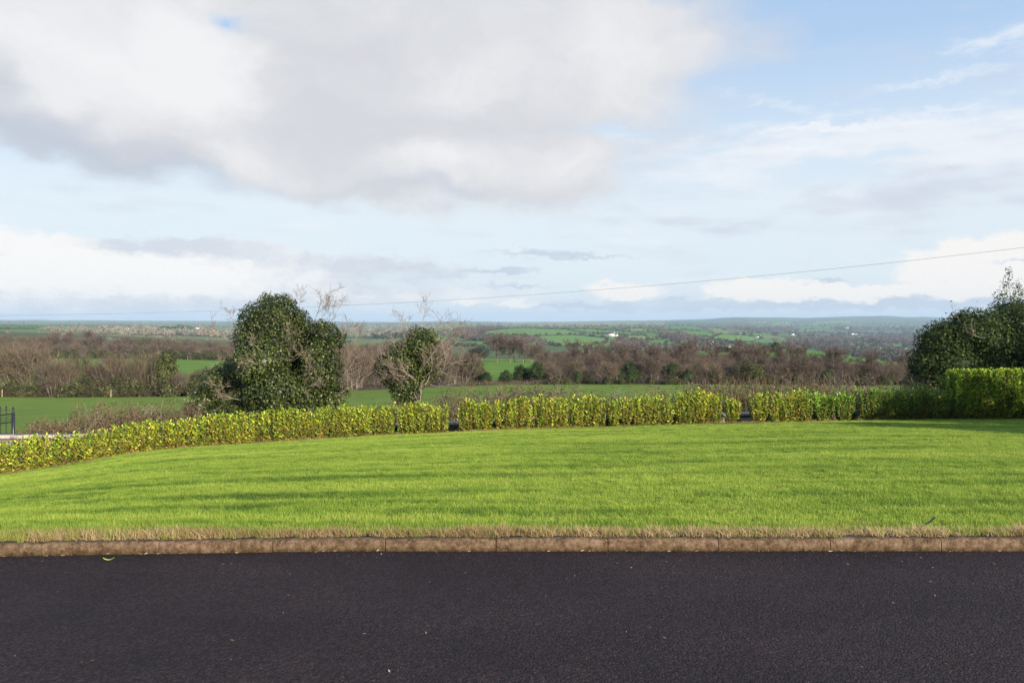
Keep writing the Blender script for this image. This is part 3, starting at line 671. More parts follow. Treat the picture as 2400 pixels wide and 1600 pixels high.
def build_gate():
    d = 25.0; u = 31; x = (u - 1200) / FPX * d; z0 = -2.62
    root = empty('iron_gate', (x, d, z0), 'black iron gate with spear finials and arched rails at the left edge', 'gate')
    def finial(mb, X, Zt, s=1.0):
        rs = [(.010, -.02), (.030, -.005), (.030, .010), (.012, .02), (.026, .045), (.004, .13)]
        V = []
        for r_, zz in rs:
            for k in range(6): V.append((X + r_ * s * math.cos(k * 1.0472), r_ * s * math.sin(k * 1.0472), Zt + zz * s))
        mb.add(V, [(a * 6 + k, a * 6 + (k + 1) % 6, (a + 1) * 6 + (k + 1) % 6, (a + 1) * 6 + k) for a in range(5) for k in range(6)])
    top = lambda X: 1.80 - .11 * (abs(X) / .75) ** 1.6
    mb = MB(); box(mb, -.035, .035, -.035, .035, 0, 1.72); finial(mb, 0, 1.76, 1.45); mb.build('post', M['metal'], root)
    for X in (-.22, -.40, -.58, -.76, -.94, -1.12, -1.30):
        mb = MB(); T = top(X) + .02; tube(mb, [(X, 0, .12), (X, 0, T * .5), (X, 0, T)], .010, 6); finial(mb, X, T + .02, 1.1)
        mb.build('bar', M['metal'], root)
    for dz in (-.12, -.38):
        mb = MB(); Xs = np.linspace(-.03, -1.45, 14); tube(mb, [(a, 0, top(a) + dz) for a in Xs], .020, 6); mb.build('rail', M['metal'], root)
    mb = MB(); tube(mb, [(-.03, 0, .15), (-.7, 0, .15), (-1.45, 0, .15)], .018, 6); mb.build('rail', M['metal'], root)
    for X in (-.12, -.31, -.49, -.67):
        mb = MB(); th = np.linspace(0, 2 * np.pi, 13); tube(mb, np.c_[X + .055 * np.cos(th), 0 * th, top(X) - .25 + .06 * np.sin(th)], .008, 5); mb.build('scroll', M['metal'], root)
build_gate()

# ------------------------------------------------------------------ branching skeletons
def grow(segs, p, d, length, r, level, maxlevel, kids=(3, 5), shrink=.62, wob=.28, up=.15, spread=.9):
    k = 6; P = [np.array(p)]; dd = norm(np.array(d, float))
    for i in range(k):
        dd = norm(dd + rng.normal(0, wob, 3) * .6 + np.array([0, 0, up]) * .35); P.append(P[-1] + dd * length / k)
    P = np.array(P); rad = np.linspace(r, r * .45, k + 1); segs.append((P, rad, level))
    if level < maxlevel:
        for _ in range(random.randint(*kids)):
            t = random.uniform(.25, 1.0); i = min(int(t * k), k - 1); q = P[i] + (P[i + 1] - P[i]) * (t * k - i); ax = norm(P[i + 1] - P[i])
            side = norm(np.cross(ax, rng.normal(size=3))); nd = norm(ax * random.uniform(.35, .9) + side * spread)
            grow(segs, q, nd, length * random.uniform(shrink * .7, shrink * 1.15), r * .5, level + 1, maxlevel, kids, shrink, wob, up, spread)
    return segs
def skeleton_mesh(mb, segs, cols, minr=0.0):
    for P, rad, lv in segs:
        c = np.array(cols[min(lv, len(cols) - 1)]) * random.uniform(.8, 1.25)
        tube(mb, P, np.maximum(rad, minr), 5 if rad[0] > .03 else 3, c)
def twigs_from(mb, segs, levels, per, length, width, cols, up=.35):
    P, D = [], []
    for S, rad, lv in segs:
        if lv not in levels: continue
        n = per; t = rng.uniform(.15, 1, n) * (len(S) - 1.001); i = t.astype(int); f = (t - i)[:, None]
        P.append(S[i] * (1 - f) + S[i + 1] * f); ax = norm(S[i + 1] - S[i]); D.append(norm(ax * .7 + rng.normal(0, .55, (n, 3)) + [0, 0, up]))
    P = np.concatenate(P); D = np.concatenate(D); n = len(P)
    needles(mb, P, D, rng.uniform(.5, 1.3, n) * length, width, pick(cols, n, .2))

# ------------------------------------------------------------------ ivy covered trees near the hedge
IVY = [(.036, .052, .014, 5), (.056, .078, .018, 4), (.095, .118, .028, 2.4), (.024, .034, .012, 3), (.19, .21, .07, .6)]
def clothe(mb, ells, n, size, cols, shell=.25, gaps=0.35, seed=0, droop=.5):
    """leaves over a union of lumpy ellipsoids (centre, radii)"""
    ar = np.array([(r[0] * r[1] * r[2]) ** (2 / 3) for _, r in ells]); ks = rng.choice(len(ells), n, p=ar / ar.sum())
    Cc = np.array([c for c, _ in ells])[ks]; Rr = np.array([r for _, r in ells])[ks]
    v = norm(rng.normal(size=(n, 3))); w = Cc + v * Rr
    lump = vnoise(w[:, 0] * 1.6 + w[:, 2], w[:, 1] * 1.6 + w[:, 2] * 1.3, seed + 1) * .14 + vnoise(w[:, 0] * 4 + w[:, 2] * 3, w[:, 1] * 4 - w[:, 2] * 3, seed + 2) * .08
    dep = rng.uniform(-1, 0.15, n) ** 1 * shell; dep = -np.abs(rng.exponential(shell * .55, n)) + .08
    Rm = Rr.mean(1, keepdims=True); pos = Cc + v * Rr * (1 + lump[:, None] + dep[:, None] / Rm)
    keep = np.ones(n, bool)
    for j, (c, r) in enumerate(ells):
        q = (((pos - c) / np.array(r)) ** 2).sum(1); keep &= ~((q < .62) & (ks != j))
    g = vnoise(pos[:, 0] * 2.6 + pos[:, 2] * 1.1, pos[:, 2] * 2.6 + pos[:, 1], seed + 5); keep &= (g > -gaps * 2 + rng.normal(0, .12, n)) | (dep < -.18 * shell * 4)
    for c, r in ells if size > .05 else ():
        if min(r) < .45: continue
        th, ph = np.meshgrid(np.linspace(0, 2 * np.pi, 15)[:-1], np.linspace(.12, np.pi - .12, 9), indexing='ij'); w_ = np.stack([np.sin(ph) * np.cos(th), np.sin(ph) * np.sin(th), np.cos(ph)], -1)
        rr = .74 * (1 + .12 * np.sin(3 * th + c[0]) * np.sin(4 * ph)); core_c = np.array(cols[0][:3]); i_ = np.arange(14)[:, None] * 9; j_ = np.arange(8)[None]; k_ = (np.arange(14)[:, None] + 1) % 14 * 9
        mb.add((np.array(c) + w_ * rr[..., None] * np.array(r)).reshape(-1, 3), np.stack([i_ + j_, i_ + j_ + 1, k_ + j_ + 1, k_ + j_], -1).reshape(-1, 4), core_c)
    pos = pos[keep]; v = v[keep]; n = len(pos)
    nn = norm(v / np.array([1, 1, 1]) + rng.normal(0, .45, (n, 3)) + [0, 0, .25]); d = norm(np.cross(nn, rng.normal(size=(n, 3))) + [0, 0, -droop] + v * .35)
    s = rng.uniform(.7, 1.25, n) * size; tint = np.exp(rng.normal(0, .28, len(ells)))[ks[keep]][:, None]; leaves(mb, pos, d, nn, s, s * .78, pick(cols, n, .2) * tint)
TWC = [(.17, .135, .11, 3), (.11, .09, .075, 3), (.24, .20, .16, 1)]
def ivy_tree(name, u, d, zb, label, ells, nleaf, size, branches, cols=IVY, trunk_r=.16, seed=0, cat='tree', shell=.30, gaps=.35):
    r_ = np.random.default_rng(seed + 500); small = []
    for c, r in ells:
        if min(r) < .45: continue
        for _ in range(int(4 + 5 * r[0] * r[2])):
            w = r_.normal(size=3); w[1] = -abs(w[1]) if r_.random() < .7 else w[1]; w /= np.linalg.norm(w); q = r_.uniform(.14, .34)
            small.append((tuple(np.array(c) + w * np.array(r) * r_.uniform(.78, .92)), (q * r_.uniform(.8, 1.5), q, q * r_.uniform(.8, 1.4))))
    ells = list(ells) + small
    x = (u - 1200) / FPX * d; root = empty(name, (x, d, zb), label, cat)
    mb = MB(); clothe(mb, ells, nleaf, size, cols, shell, gaps, seed); mb.build('crown', M['ivy'] if cols is IVY else M['dark_leaf'], root)
    segs = []; grow(segs, (0, 0, -.3), (0.03, 0, 1), max(c[2] for c, _ in ells) * .72, trunk_r, 0, 2, (5, 7), .30, .10, .5, .9)
    mb = MB(); skeleton_mesh(mb, segs, [(.17, .13, .10), (.22, .17, .13)]); mb.build('trunk', M['bark'], root)
    mb = MB(); 
    for (p, dr, ln, r, ml) in branches:
        s = grow([], p, dr, ln, r, 0, min(ml, 2), (5, 8), .50, .16, .22, .75); mb = MB(); skeleton_mesh(mb, s, [(.36, .30, .24), (.29, .24, .19), (.22, .17, .135), (.18, .14, .11)], .0042)
        twigs_from(mb, s, (1, 2), 3, .13, .008, TWC); mb.build('bare_branch', M['bark'], root)
    return root
def px2(u, py, d, ux):   # a point at distance d, as offset from a root standing in column ux
    return ((u - ux) / FPX * d, EYE - (py - HY) / FPX * d)
def E(u, py, wu, hp, d, ux, zb, dy=0, ky=1.0):
    X, Z = px2(u, py, d, ux); rx = wu / FPX * d; rz = hp / FPX * d
    return ((X, dy, Z - zb), (rx, (rx + rz) / 2 * ky, rz))
d1, z1, ux = 36.0, -3.0, 660
e1 = [E(640, 750, 66, 55, d1, ux, z1, -.1), E(690, 765, 36, 44, d1, ux, z1, .1), E(598, 790, 44, 72, d1, ux, z1, .1), E(628, 845, 62, 58, d1, ux, z1, -.9), E(655, 800, 60, 60, d1, ux, z1, -.3), E(755, 798, 44, 50, d1, ux, z1, .1), E(757, 862, 48, 58, d1, ux, z1, -.5),
      E(690, 860, 80, 80, d1, ux, z1, 1.0, .7), E(680, 915, 88, 52, d1, ux, z1, -1.0), E(768, 928, 38, 46, d1, ux, z1, -.1), E(690, 962, 118, 28, d1, ux, z1, -.9), E(600, 915, 46, 56, d1, ux, z1, -.2), E(538, 880, 38, 34, d1, ux, z1, .2), E(498, 905, 38, 42, d1, ux, z1), E(486, 950, 42, 36, d1, ux, z1, -.2), E(560, 960, 70, 26, d1, ux, z1, -.3), E(660, 706, 30, 18, d1, ux, z1)]
def bq(u, py, dx, dz, dy, ln, r, ml, d, ux, zb, y0=0): 
    X, Z = px2(u, py, d, ux); return ((X, y0, Z - zb), (dx, dy, dz), ln, r, ml)
random.seed(11)
b1 = [bq(730, 760, .5, .8, -.2, 1.5, .020, 3, d1, ux, z1), bq(760, 770, .9, .7, -.3, 1.4, .020, 3, d1, ux, z1), bq(760, 740, .7, 1, 0, 1.2, .016, 2, d1, ux, z1), bq(700, 730, .3, 1, -.3, .9, .013, 2, d1, ux, z1), bq(780, 800, 1, .35, -.3, 1.3, .018, 3, d1, ux, z1),
      bq(790, 850, 1, .5, -.5, 1.3, .022, 3, d1, ux, z1), bq(780, 930, 1, .45, -.3, 1.9, .024, 3, d1, ux, z1, -.4), bq(790, 920, 1, .15, -.5, 1.4, .018, 2, d1, ux, z1, -.4), bq(785, 880, 1, .3, -.5, 1.3, .018, 3, d1, ux, z1), bq(770, 830, .9, .1, -.6, 1.1, .016, 3, d1, ux, z1),
      bq(570, 760, -.9, .7, -.2, 1.0, .015, 3, d1, ux, z1), bq(560, 800, -1, .3, -.2, 1.3, .016, 3, d1, ux, z1), bq(560, 850, -1, -.1, -.5, 1.0, .014, 2, d1, ux, z1),
      bq(790, 830, 1, .6, -.2, 1.4, .017, 3, d1, ux, z1), bq(785, 900, 1, .65, -.3, 2.0, .022, 3, d1, ux, z1, -.3), bq(745, 760, .6, .9, -.1, 1.2, .015, 3, d1, ux, z1), bq(640, 820, -.4, .4, -.8, 1.0, .013, 2, d1, ux, z1, -1.5), bq(740, 870, .3, .3, -.9, 1.2, .013, 2, d1, ux, z1, -1.1), bq(680, 790, .6, .2, -.9, 1.2, .014, 3, d1, ux, z1, -1.2), bq(700, 850, .5, .1, -.8, 1.3, .014, 3, d1, ux, z1, -1.5), bq(650, 860, -.5, .1, -.8, 1.2, .014, 2, d1, ux, z1, -1.5), bq(720, 900, .8, -.1, -.7, 1.2, .014, 2, d1, ux, z1, -1.5), bq(600, 930, -.7, .1, -.7, 1.2, .014, 2, d1, ux, z1, -1.2), bq(560, 900, -.7, 0, -.7, .9, .012, 2, d1, ux, z1, -1.0)]
ivy_tree('ivy_tree', ux, d1, z1, 'large dark ivy-smothered tree with bare twigs, left of centre behind the hedge', e1, 95000, .10, b1, trunk_r=.2, seed=3)
d2, z2, ux2 = 35.0, -2.7, 952
e2 = [E(985, 812, 38, 38, d2, ux2, z2), E(950, 842, 50, 44, d2, ux2, z2, .1), E(924, 868, 34, 38, d2, ux2, z2), E(938, 862, 30, 40, d2, ux2, z2, -.2), E(990, 860, 44, 36, d2, ux2, z2, .15), E(952, 905, 34, 40, d2, ux2, z2), E(955, 935, 24, 34, d2, ux2, z2), E(1010, 790, 17, 20, d2, ux2, z2), E(1028, 845, 16, 20, d2, ux2, z2)]
b2 = [bq(985, 800, .1, 1, -.1, 1.5, .018, 3, d2, ux2, z2), bq(1000, 800, .7, .9, 0, 1.4, .017, 3, d2, ux2, z2), bq(970, 800, -.5, 1, 0, 1.4, .016, 3, d2, ux2, z2), bq(1000, 840, 1, .6, -.2, 1.8, .022, 3, d2, ux2, z2, -.3), bq(1010, 860, 1, .35, -.3, 1.6, .018, 3, d2, ux2, z2, -.4), bq(990, 880, 1, .12, -.4, 1.7, .018, 3, d2, ux2, z2, -.4),
      bq(930, 850, -1, .5, -.3, 1.1, .015, 2, d2, ux2, z2, -.4), bq(960, 870, -1, .45, -.7, 1.4, .018, 3, d2, ux2, z2, -.7), bq(980, 890, -.7, .4, -.7, 1.2, .018, 3, d2, ux2, z2, -.7), bq(1000, 900, .7, .8, -.5, 1.5, .018, 3, d2, ux2, z2, -.6), bq(940, 830, -.9, .8, -.3, 1.1, .014, 2, d2, ux2, z2, -.4), bq(960, 820, .3, .9, -.8, 1.2, .014, 3, d2, ux2, z2, -.6),
      bq(985, 960, .22, 1, -.3, 1.3, .034, 1, d2, ux2, z2, -.5), bq(1005, 820, 1, .9, .1, 1.5, .016, 3, d2, ux2, z2), bq(975, 880, -1, .2, -.6, 1.2, .014, 2, d2, ux2, z2, -.7), bq(990, 870, .5, 1, -.7, 1.3, .014, 2, d2, ux2, z2, -.7), bq(1010, 850, 1, .75, -.4, 1.5, .015, 2, d2, ux2, z2, -.3), bq(1020, 840, 1, .45, -.1, 1.4, .014, 2, d2, ux2, z2), bq(930, 880, -1, .3, -.7, .9, .012, 2, d2, ux2, z2, -.5), bq(950, 900, -.6, .5, -.8, 1.0, .012, 2, d2, ux2, z2, -.6), bq(1000, 880, 1, .6, -.4, 1.5, .018, 3, d2, ux2, z2, -.5), bq(1010, 900, 1, -.25, -.3, 1.2, .014, 2, d2, ux2, z2, -.4)]
ivy_tree('ivy_tree', ux2, d2, z2, 'small ivy-clad hawthorn with spreading pale bare branches behind the hedge gap', e2, 26000, .09, b2, trunk_r=.10, seed=9, shell=.22)
# big dark bush at the right and the holly behind it
d3, z3, ux3 = 40.0, -3.4, 2330
e3 = [E(2230, 860, 90, 75, d3, ux3, z3), E(2190, 905, 62, 62, d3, ux3, z3), E(2300, 800, 90, 78, d3, ux3, z3), E(2400, 800, 110, 92, d3, ux3, z3), E(2260, 775, 55, 42, d3, ux3, z3), E(2200, 800, 50, 45, d3, ux3, z3), E(2330, 890, 120, 70, d3, ux3, z3, -.3), E(2480, 850, 120, 110, d3, ux3, z3), E(2170, 855, 34, 42, d3, ux3, z3)]
b3 = [bq(2265, 790, -1, .15, -.5, 1.3, .009, 1, d3, ux3, z3, -1.7), bq(2235, 755, -.7, .9, -.2, .9, .008, 1, d3, ux3, z3, -.6)]
DARK = [(.026, .044, .012, 5), (.042, .064, .014, 4), (.095, .120, .024, 1.6), (.018, .028, .010, 3)]
ivy_tree('evergreen_bush', ux3, d3, z3, 'huge rounded dark evergreen bush behind the tall clipped hedge on the right', e3, 80000, .11, b3, DARK, .22, 21, 'bush', .35, .3)
d4, z4, ux4 = 44.0, -3.6, 2370
e4 = [E(2358, 668, 9, 18, d4, ux4, z4), E(2372, 702, 17, 14, d4, ux4, z4), E(2385, 672, 8, 15, d4, ux4, z4), E(2395, 690, 16, 18, d4, ux4, z4), E(2345, 690, 16, 12, d4, ux4, z4), E(2364, 640, 6, 14, d4, ux4, z4), E(2375, 740, 60, 40, d4, ux4, z4), E(2385, 860, 60, 110, d4, ux4, z4), E(2340, 708, 9, 8, d4, ux4, z4)]
ivy_tree('holly_tree', ux4, d4, z4, 'slim dark holly top rising above the big evergreen bush at the right edge', e4, 12000, .085, [], DARK, .12, 31, 'tree', .25, .55)
# evergreens just beyond the right edge of the view; they shade the right end of the hedge and lawn
def side_tree(x, y, h, w, label, seed):
    z = float(gz(x, y)); root = empty('evergreen_tree', (x, y, z), label, 'tree', 'evergreens beside the lawn')
    el_ = [((0, 0, h * .55), (w, w, h * .47)), ((w * .5, .4, h * .4), (w * .8, w * .8, h * .36)), ((-w * .5, -.3, h * .36), (w * .75, w * .8, h * .33))]
    mb = MB(); clothe(mb, el_, 15000, .19, DARK, .5, .6, seed); mb.build('crown', M['dark_leaf'], root)
    s = grow([], (0, 0, -.3), (0, 0, 1), h * .8, .16, 0, 2, (5, 7), .4, .1, .5, .9); mb = MB(); skeleton_mesh(mb, s, [(.17, .13, .10)]); mb.build('trunk', M['bark'], root)
side_tree(24.0, 17.0, 5.3, 2.6, 'evergreen out to the right whose shade reaches the hedge corner', 41)
side_tree(28.5, 19.5, 6.4, 2.8, 'taller evergreen standing farther along the right garden edge', 42)
side_tree(40.0, 20.0, 10.5, 4.2, 'tallest evergreen, farthest out beyond the right garden edge', 44)
side_tree(35.0, 26.0, 7.5, 3.4, 'broad evergreen behind the right garden edge', 45)
side_tree(21.8, 12.0, 4.9, 2.2, 'low evergreen nearest the drive on the right garden edge', 43)

# ------------------------------------------------------------------ brambles and dead bracken behind the wall
def bramble(u0, u1, d, htop, label, n, leafc, red=0.2, leafn=22, name='bramble', cat='bramble', group='brambles behind the boundary wall'):
    uc = (u0 + u1) / 2; base = on_ground(uc, d); n = int(n * 1.5); htop *= 1.12; root = empty(name, base, label, cat, group); st = MB(); lf = MB(); P = []; D = []
    for i in range(n):
        u = random.uniform(u0, u1); dd = d + random.uniform(-.8, 1.2); b = on_ground(u, dd); a = random.uniform(0, 6.28); h = htop * (random.uniform(.45, .9) if random.random() < .85 else random.uniform(.9, 1.12)); reach = random.uniform(.2, 1.1)
        t = np.linspace(0, 1, 8); arch = random.uniform(1.0, 1.9)
        X = b[0] + math.cos(a) * reach * t ** 1.3; Y = b[1] + math.sin(a) * reach * .7 * t ** 1.3; Z = b[2] - .05 + h * np.sin(np.clip(t * arch, 0, math.pi) * math.pi / 2 / max(1, 1)) if arch > 1.2 else b[2] - .05 + h * t
        Q = np.stack([X, Y, Z], 1) + rng.normal(0, .02, (8, 3)) - base
        c = (.20, .125, .080) if random.random() < red else random.choice([(.22, .16, .12), (.15, .11, .085), (.30, .24, .18)])
        tube(st, Q, np.linspace(.007, .0035, 8), 3, c)
        m = 5; tt = rng.uniform(.2, 1, m) * 6.99; ii = tt.astype(int); pp = Q[ii] + (Q[ii + 1] - Q[ii]) * (tt - ii)[:, None]
        needles(st, pp, rng.normal(0, 1, (m, 3)) + [0, 0, .6], rng.uniform(.15, .45, m), .008, np.tile(np.array(c) * 1.1, (m, 1)))
        k = random.randint(leafn // 2, leafn); tt = rng.uniform(.15, 1, k) * 6.99; ii = tt.astype(int); P.append(Q[ii] + (Q[ii + 1] - Q[ii]) * (tt - ii)[:, None] + rng.normal(0, .05, (k, 3)))
    P = np.concatenate(P); k = len(P); s = rng.uniform(.04, .085, k)
    leaves(lf, P, rng.normal(0, 1, (k, 3)) + [0, 0, -.2], rng.normal(0, .6, (k, 3)) + [0, -.3, .8], s, s * .7, pick(leafc, k, .25))
    st.build('stems', M['bark'], root); lf.build('foliage', M['matte'], root); return root
BR = [(.042, .048, .024, 4), (.065, .075, .030, 2), (.095, .058, .038, 2), (.16, .13, .085, .8), (.026, .030, .018, 2)]
BRK = [(.15, .088, .050, 3), (.10, .065, .040, 3), (.055, .07, .026, 4), (.24, .17, .11, 1)]
random.seed(5)
bramble(60, 190, 31, .8, 'low mixed bramble and dead bracken between the gate and the pale coping', 110, BRK, .5, 26)
bramble(180, 330, 31.5, 1.30, 'rusty dead bracken and bramble rising over the hedge, left of the big ivy tree', 150, BRK, .6, 22)
bramble(320, 470, 32, 1.30, 'tangled green-brown bramble touching the left foot of the big ivy tree', 150, BR, .5, 22)
bramble(800, 905, 32, 1.05, 'thin twiggy bramble between the two ivy trees', 45, BR, .6, 8)
bramble(890, 1050, 32, 1.15, 'dark bramble around the foot of the small ivy-clad hawthorn', 110, BR, .4, 18)
bramble(1030, 1190, 32.5, 1.55, 'reddish twiggy bramble showing through the wide hedge gap', 190, BR, .5, 18)
bramble(1170, 1340, 33, 1.75, 'dense bramble mass right of the wide hedge gap, against the green field', 210, BR, .3, 26)
bramble(1320, 1480, 33, 1.45, 'dark leafy bramble above the two rounded laurel bushes', 170, BR, .3, 26)
bramble(1470, 1640, 33, 1.55, 'bramble with arching stems left of the tallest laurel', 150, BR, .3, 20)
bramble(1620, 1780, 33, 1.95, 'tall brambles with stiff red stems above the stone pillar', 210, BR, .6, 20)
bramble(1760, 1920, 33, 1.85, 'brown twiggy bramble behind the bright laurel right of the pillar', 230, BR, .5, 22)
bramble(1900, 2050, 33.5, 1.85, 'dark bramble thicket filling the shaded gap in the hedge', 230, BR, .3, 26)
bramble(2030, 2190, 34, 1.70, 'dark bramble thicket left of the huge evergreen bush', 220, BR, .2, 26)

# ------------------------------------------------------------------ kit of winter trees
def crown_twigs(mb, n, cz, rx, rz, length, width, cols, up=.6, seed=0, hollow=.35):
    v = norm(rng.normal(size=(n, 3))); r = rng.uniform(hollow, 1, n) ** .6
    lump = 1 + .20 * vnoise(v[:, 0] * 2.5 + v[:, 2], v[:, 1] * 2.5 - v[:, 2], seed) + .10 * vnoise(v[:, 0] * 6, v[:, 2] * 6, seed + 1)
    P = v * (r * lump)[:, None] * [rx, rx, rz] + [0, 0, cz]; D = norm(v * [1, 1, .8] + rng.normal(0, .38, (n, 3)) + [0, 0, up])
    needles(mb, P - D * length * .4, D, rng.uniform(.6, 1.4, n) * length, width, pick(cols, n, .22))
PURP = [(.118, .090, .074, 4), (.082, .063, .053, 3), (.165, .130, .108, 1.5)]
WARM = [(.140, .106, .074, 4), (.098, .076, .054, 3), (.20, .165, .12, 1.5)]
OLIV = [(.100, .088, .058, 4), (.070, .062, .042, 3), (.15, .13, .09, 1)]
def kit_bare(kind, seed):
    global rng
    rng = np.random.default_rng(seed); random.seed(seed); segs = []; tr = MB(); cr = MB()
    if kind == 'shrub':      # height 1 unit = 6 m multi-stemmed
        for k in range(7):
            a = k / 7 * 6.28 + random.random(); grow(segs, (math.cos(a) * .3, math.sin(a) * .3, -.2), (math.cos(a) * .45, math.sin(a) * .45, 1), 3.6, .06, 0, 2, (3, 5), .6, .2, .5, .7)
        cols = [WARM, PURP, OLIV][seed % 3]; twigs_from(cr, segs, (1, 2), 26, .8, .024, cols, .6); crown_twigs(cr, 2600, 3.3, 2.7, 2.7, .8, .021, cols, .7, seed)
        sc = [(.26, .22, .17), (.22, .17, .13)]
    elif kind == 'birch':
        grow(segs, (0, 0, -.3), (.03, 0, 1), 7.6, .085, 0, 2, (12, 16), .46, .10, .5, .85)
        twigs_from(cr, segs, (1, 2), 34, .8, .022, PURP, .35); crown_twigs(cr, 1500, 5.4, 2.2, 2.9, .8, .019, PURP, .35, seed, .2); sc = [(.24, .21, .18), (.14, .11, .09), (.12, .09, .08)]
    elif kind == 'oak':
        grow(segs, (0, 0, -.3), (.03, 0, 1), 5.5, .30, 0, 3, (6, 8), .62, .16, .35, 1.0)
        twigs_from(cr, segs, (2, 3), 16, .9, .028, PURP, .3); crown_twigs(cr, 1500, 6.6, 4.0, 3.2, 1.1, .03, PURP if seed % 2 else WARM, .35, seed, .3); sc = [(.060, .058, .038), (.085, .070, .055), (.10, .08, .065)]
    for P, rad, lv in segs:
        pass
    skeleton_mesh(tr, segs, sc, .012)
    return tr.mesh(kind + '_trunk', M['bark']), cr.mesh(kind + '_crown', M['bark'])
def kit_green(kind, seed):
    global rng
    rng = np.random.default_rng(seed); random.seed(seed); segs = []; tr = MB(); cr = MB()
    if kind == 'holly': el_ = [((0, 0, 3.2), (1.9, 1.9, 2.2)), ((1.0, .3, 2.2), (1.4, 1.4, 1.6)), ((-1.1, 0, 2.0), (1.3, 1.3, 1.5)), ((.2, 0, 4.8), (.9, .9, 1.1))]; cols = [(.028, .046, .016, 4), (.044, .066, .022, 3), (.075, .095, .03, 1)]
    elif kind == 'gorse': el_ = [((0, 0, .9), (1.3, 1.1, 1.1)), ((1.5, .2, .55), (1.1, 1, .75)), ((-1.5, 0, .6), (1.3, 1, .7)), ((.7, 0, 1.5), (.5, .5, .7)), ((-.8, .1, 1.3), (.6, .6, .6)), ((2.2, 0, .3), (.8, .8, .5)), ((-2.3, 0, .3), (.8, .8, .6))]; cols = [(.055, .065, .025, 5), (.10, .085, .035, 2), (.035, .042, .02, 3), (.30, .19, .03, .12)]
    else: el_ = [((0, 0, 2.6), (1.5, 1.4, 2.3)), ((.8, 0, 1.7), (1.2, 1.2, 1.5)), ((-.8, .2, 1.5), (1.0, 1.2, 1.4)), ((.4, 0, 4.2), (.9, .9, 1.2))]; cols = [(.070, .085, .028, 4), (.105, .115, .035, 3), (.040, .050, .018, 3)]
    for _ in range(16):
        c_, r_ = random.choice(el_[:4]); w_ = norm(rng.normal(size=3)); w_[2] = abs(w_[2]) if kind != 'gorse' else w_[2] * .5; q_ = random.uniform(.12, .28) * r_[0]
        el_.append((tuple(np.array(c_) + w_ * np.array(r_) * 1.0), (q_ * 1.2, q_ * 1.2, q_ * random.uniform(.8, 1.9))))
    clothe(cr, el_, 7000, .22, cols, .8, .25, seed, .1); crown_twigs(cr, 500, 2.6 if kind != 'gorse' else .9, 2.2, 2.6 if kind != 'gorse' else 1.0, .6, .03, OLIV, .5, seed)
    grow(segs, (0, 0, -.3), (.03, 0, 1), 2.6 if kind != 'gorse' else .9, .12, 0, 1, (5, 7), .6, .1, .5, .9); skeleton_mesh(tr, segs, [(.12, .10, .08)])
    return tr.mesh(kind + '_trunk', M['bark']), cr.mesh(kind + '_crown', M['matte'])
KIT = {'shrub': [kit_bare('shrub', s) for s in (60, 61, 62, 63, 64)], 'birch': [kit_bare('birch', s) for s in (70, 71, 72)], 'oak': [kit_bare('oak', s) for s in (80, 81, 82)],
       'holly': [kit_green('holly', s) for s in (90, 91)], 'gorse': [kit_green('gorse', s) for s in (94, 95)], 'sallow': [kit_green('sallow', 97)]}
H0 = {'shrub': 6.3, 'birch': 8.4, 'oak': 9.8, 'holly': 5.9, 'gorse': 2.0, 'sallow': 5.4}
NAMES = {'shrub': ('bare_shrub', 'shrub'), 'birch': ('birch_tree', 'tree'), 'oak': ('bare_tree', 'tree'), 'holly': ('evergreen_shrub', 'shrub'), 'gorse': ('gorse_bush', 'bush'), 'sallow': ('leafy_shrub', 'shrub')}
rng = np.random.default_rng(17); random.seed(17)
NPL = 0
def plant(kind, u, d, h, label, group=None, wide=1.0, var=None):
    global NPL
    NPL += 1
    p = on_ground(u, d); nm, cat = NAMES[kind]; k = KIT[kind]; tm, cm = k[(NPL if var is None else var) % len(k)]
    root = empty(nm, p, label, cat, group, rz=random.uniform(0, 6.28)); s = h / H0[kind]; root.scale = (s * wide, s * wide, s)
    for n_, me in (('trunk', tm), ('crown', cm)):
        o = bpy.data.objects.new(n_, me); COL.objects.link(o); o.parent = root
    return root
# left hedgerow at the far side of the near field
for u, h, k, v, lab in [(-30, 8.0, 'shrub', 0, 'pinkish-brown bare shrub cut by the left edge of the picture'), (35, 9.0, 'shrub', 3, 'tall pinkish-brown leafless shrub, leftmost full one in the hedgerow'), (78, 8.8, 'shrub', 0, 'tall fan of pink-brown bare stems ending the leftmost clump'),
                        (385, 7.0, 'sallow', 0, 'olive green leafy shrub in the left hedgerow near the big ivy tree')]:
    plant(k, u, 124 + random.random() * 3, h, lab, 'hedgerow across the near field, left', 1.0, v)
for i, u in enumerate([122, 150, 178, 206, 232, 258, 284, 310, 338, 362, 420, 450, 478, 505, 540, 575]):
    plant('shrub', u, random.uniform(123, 128), random.uniform(5.2, 7.3) if u < 400 else random.uniform(3.5, 5), 'bare greyish-brown shrub in the left hedgerow ' + ('left of the second pale post' if u < 200 else 'between pale posts' if u < 380 else 'right of the olive shrub'), 'greyish bare shrubs in the left hedgerow', .85, [1, 3, 2, 0, 4][i % 5])
for i, u in enumerate(range(-20, 620, 40)):
    plant('gorse', u + random.uniform(-10, 10), random.uniform(122.5, 126), random.uniform(1.6, 3.0), 'low dark gorse at the foot of the left hedgerow ' + ('under the tall pinkish shrubs' if u < 110 else 'between the pale posts' if u < 380 else 'near the big ivy tree'), 'low gorse under the left hedgerow', 1.0)
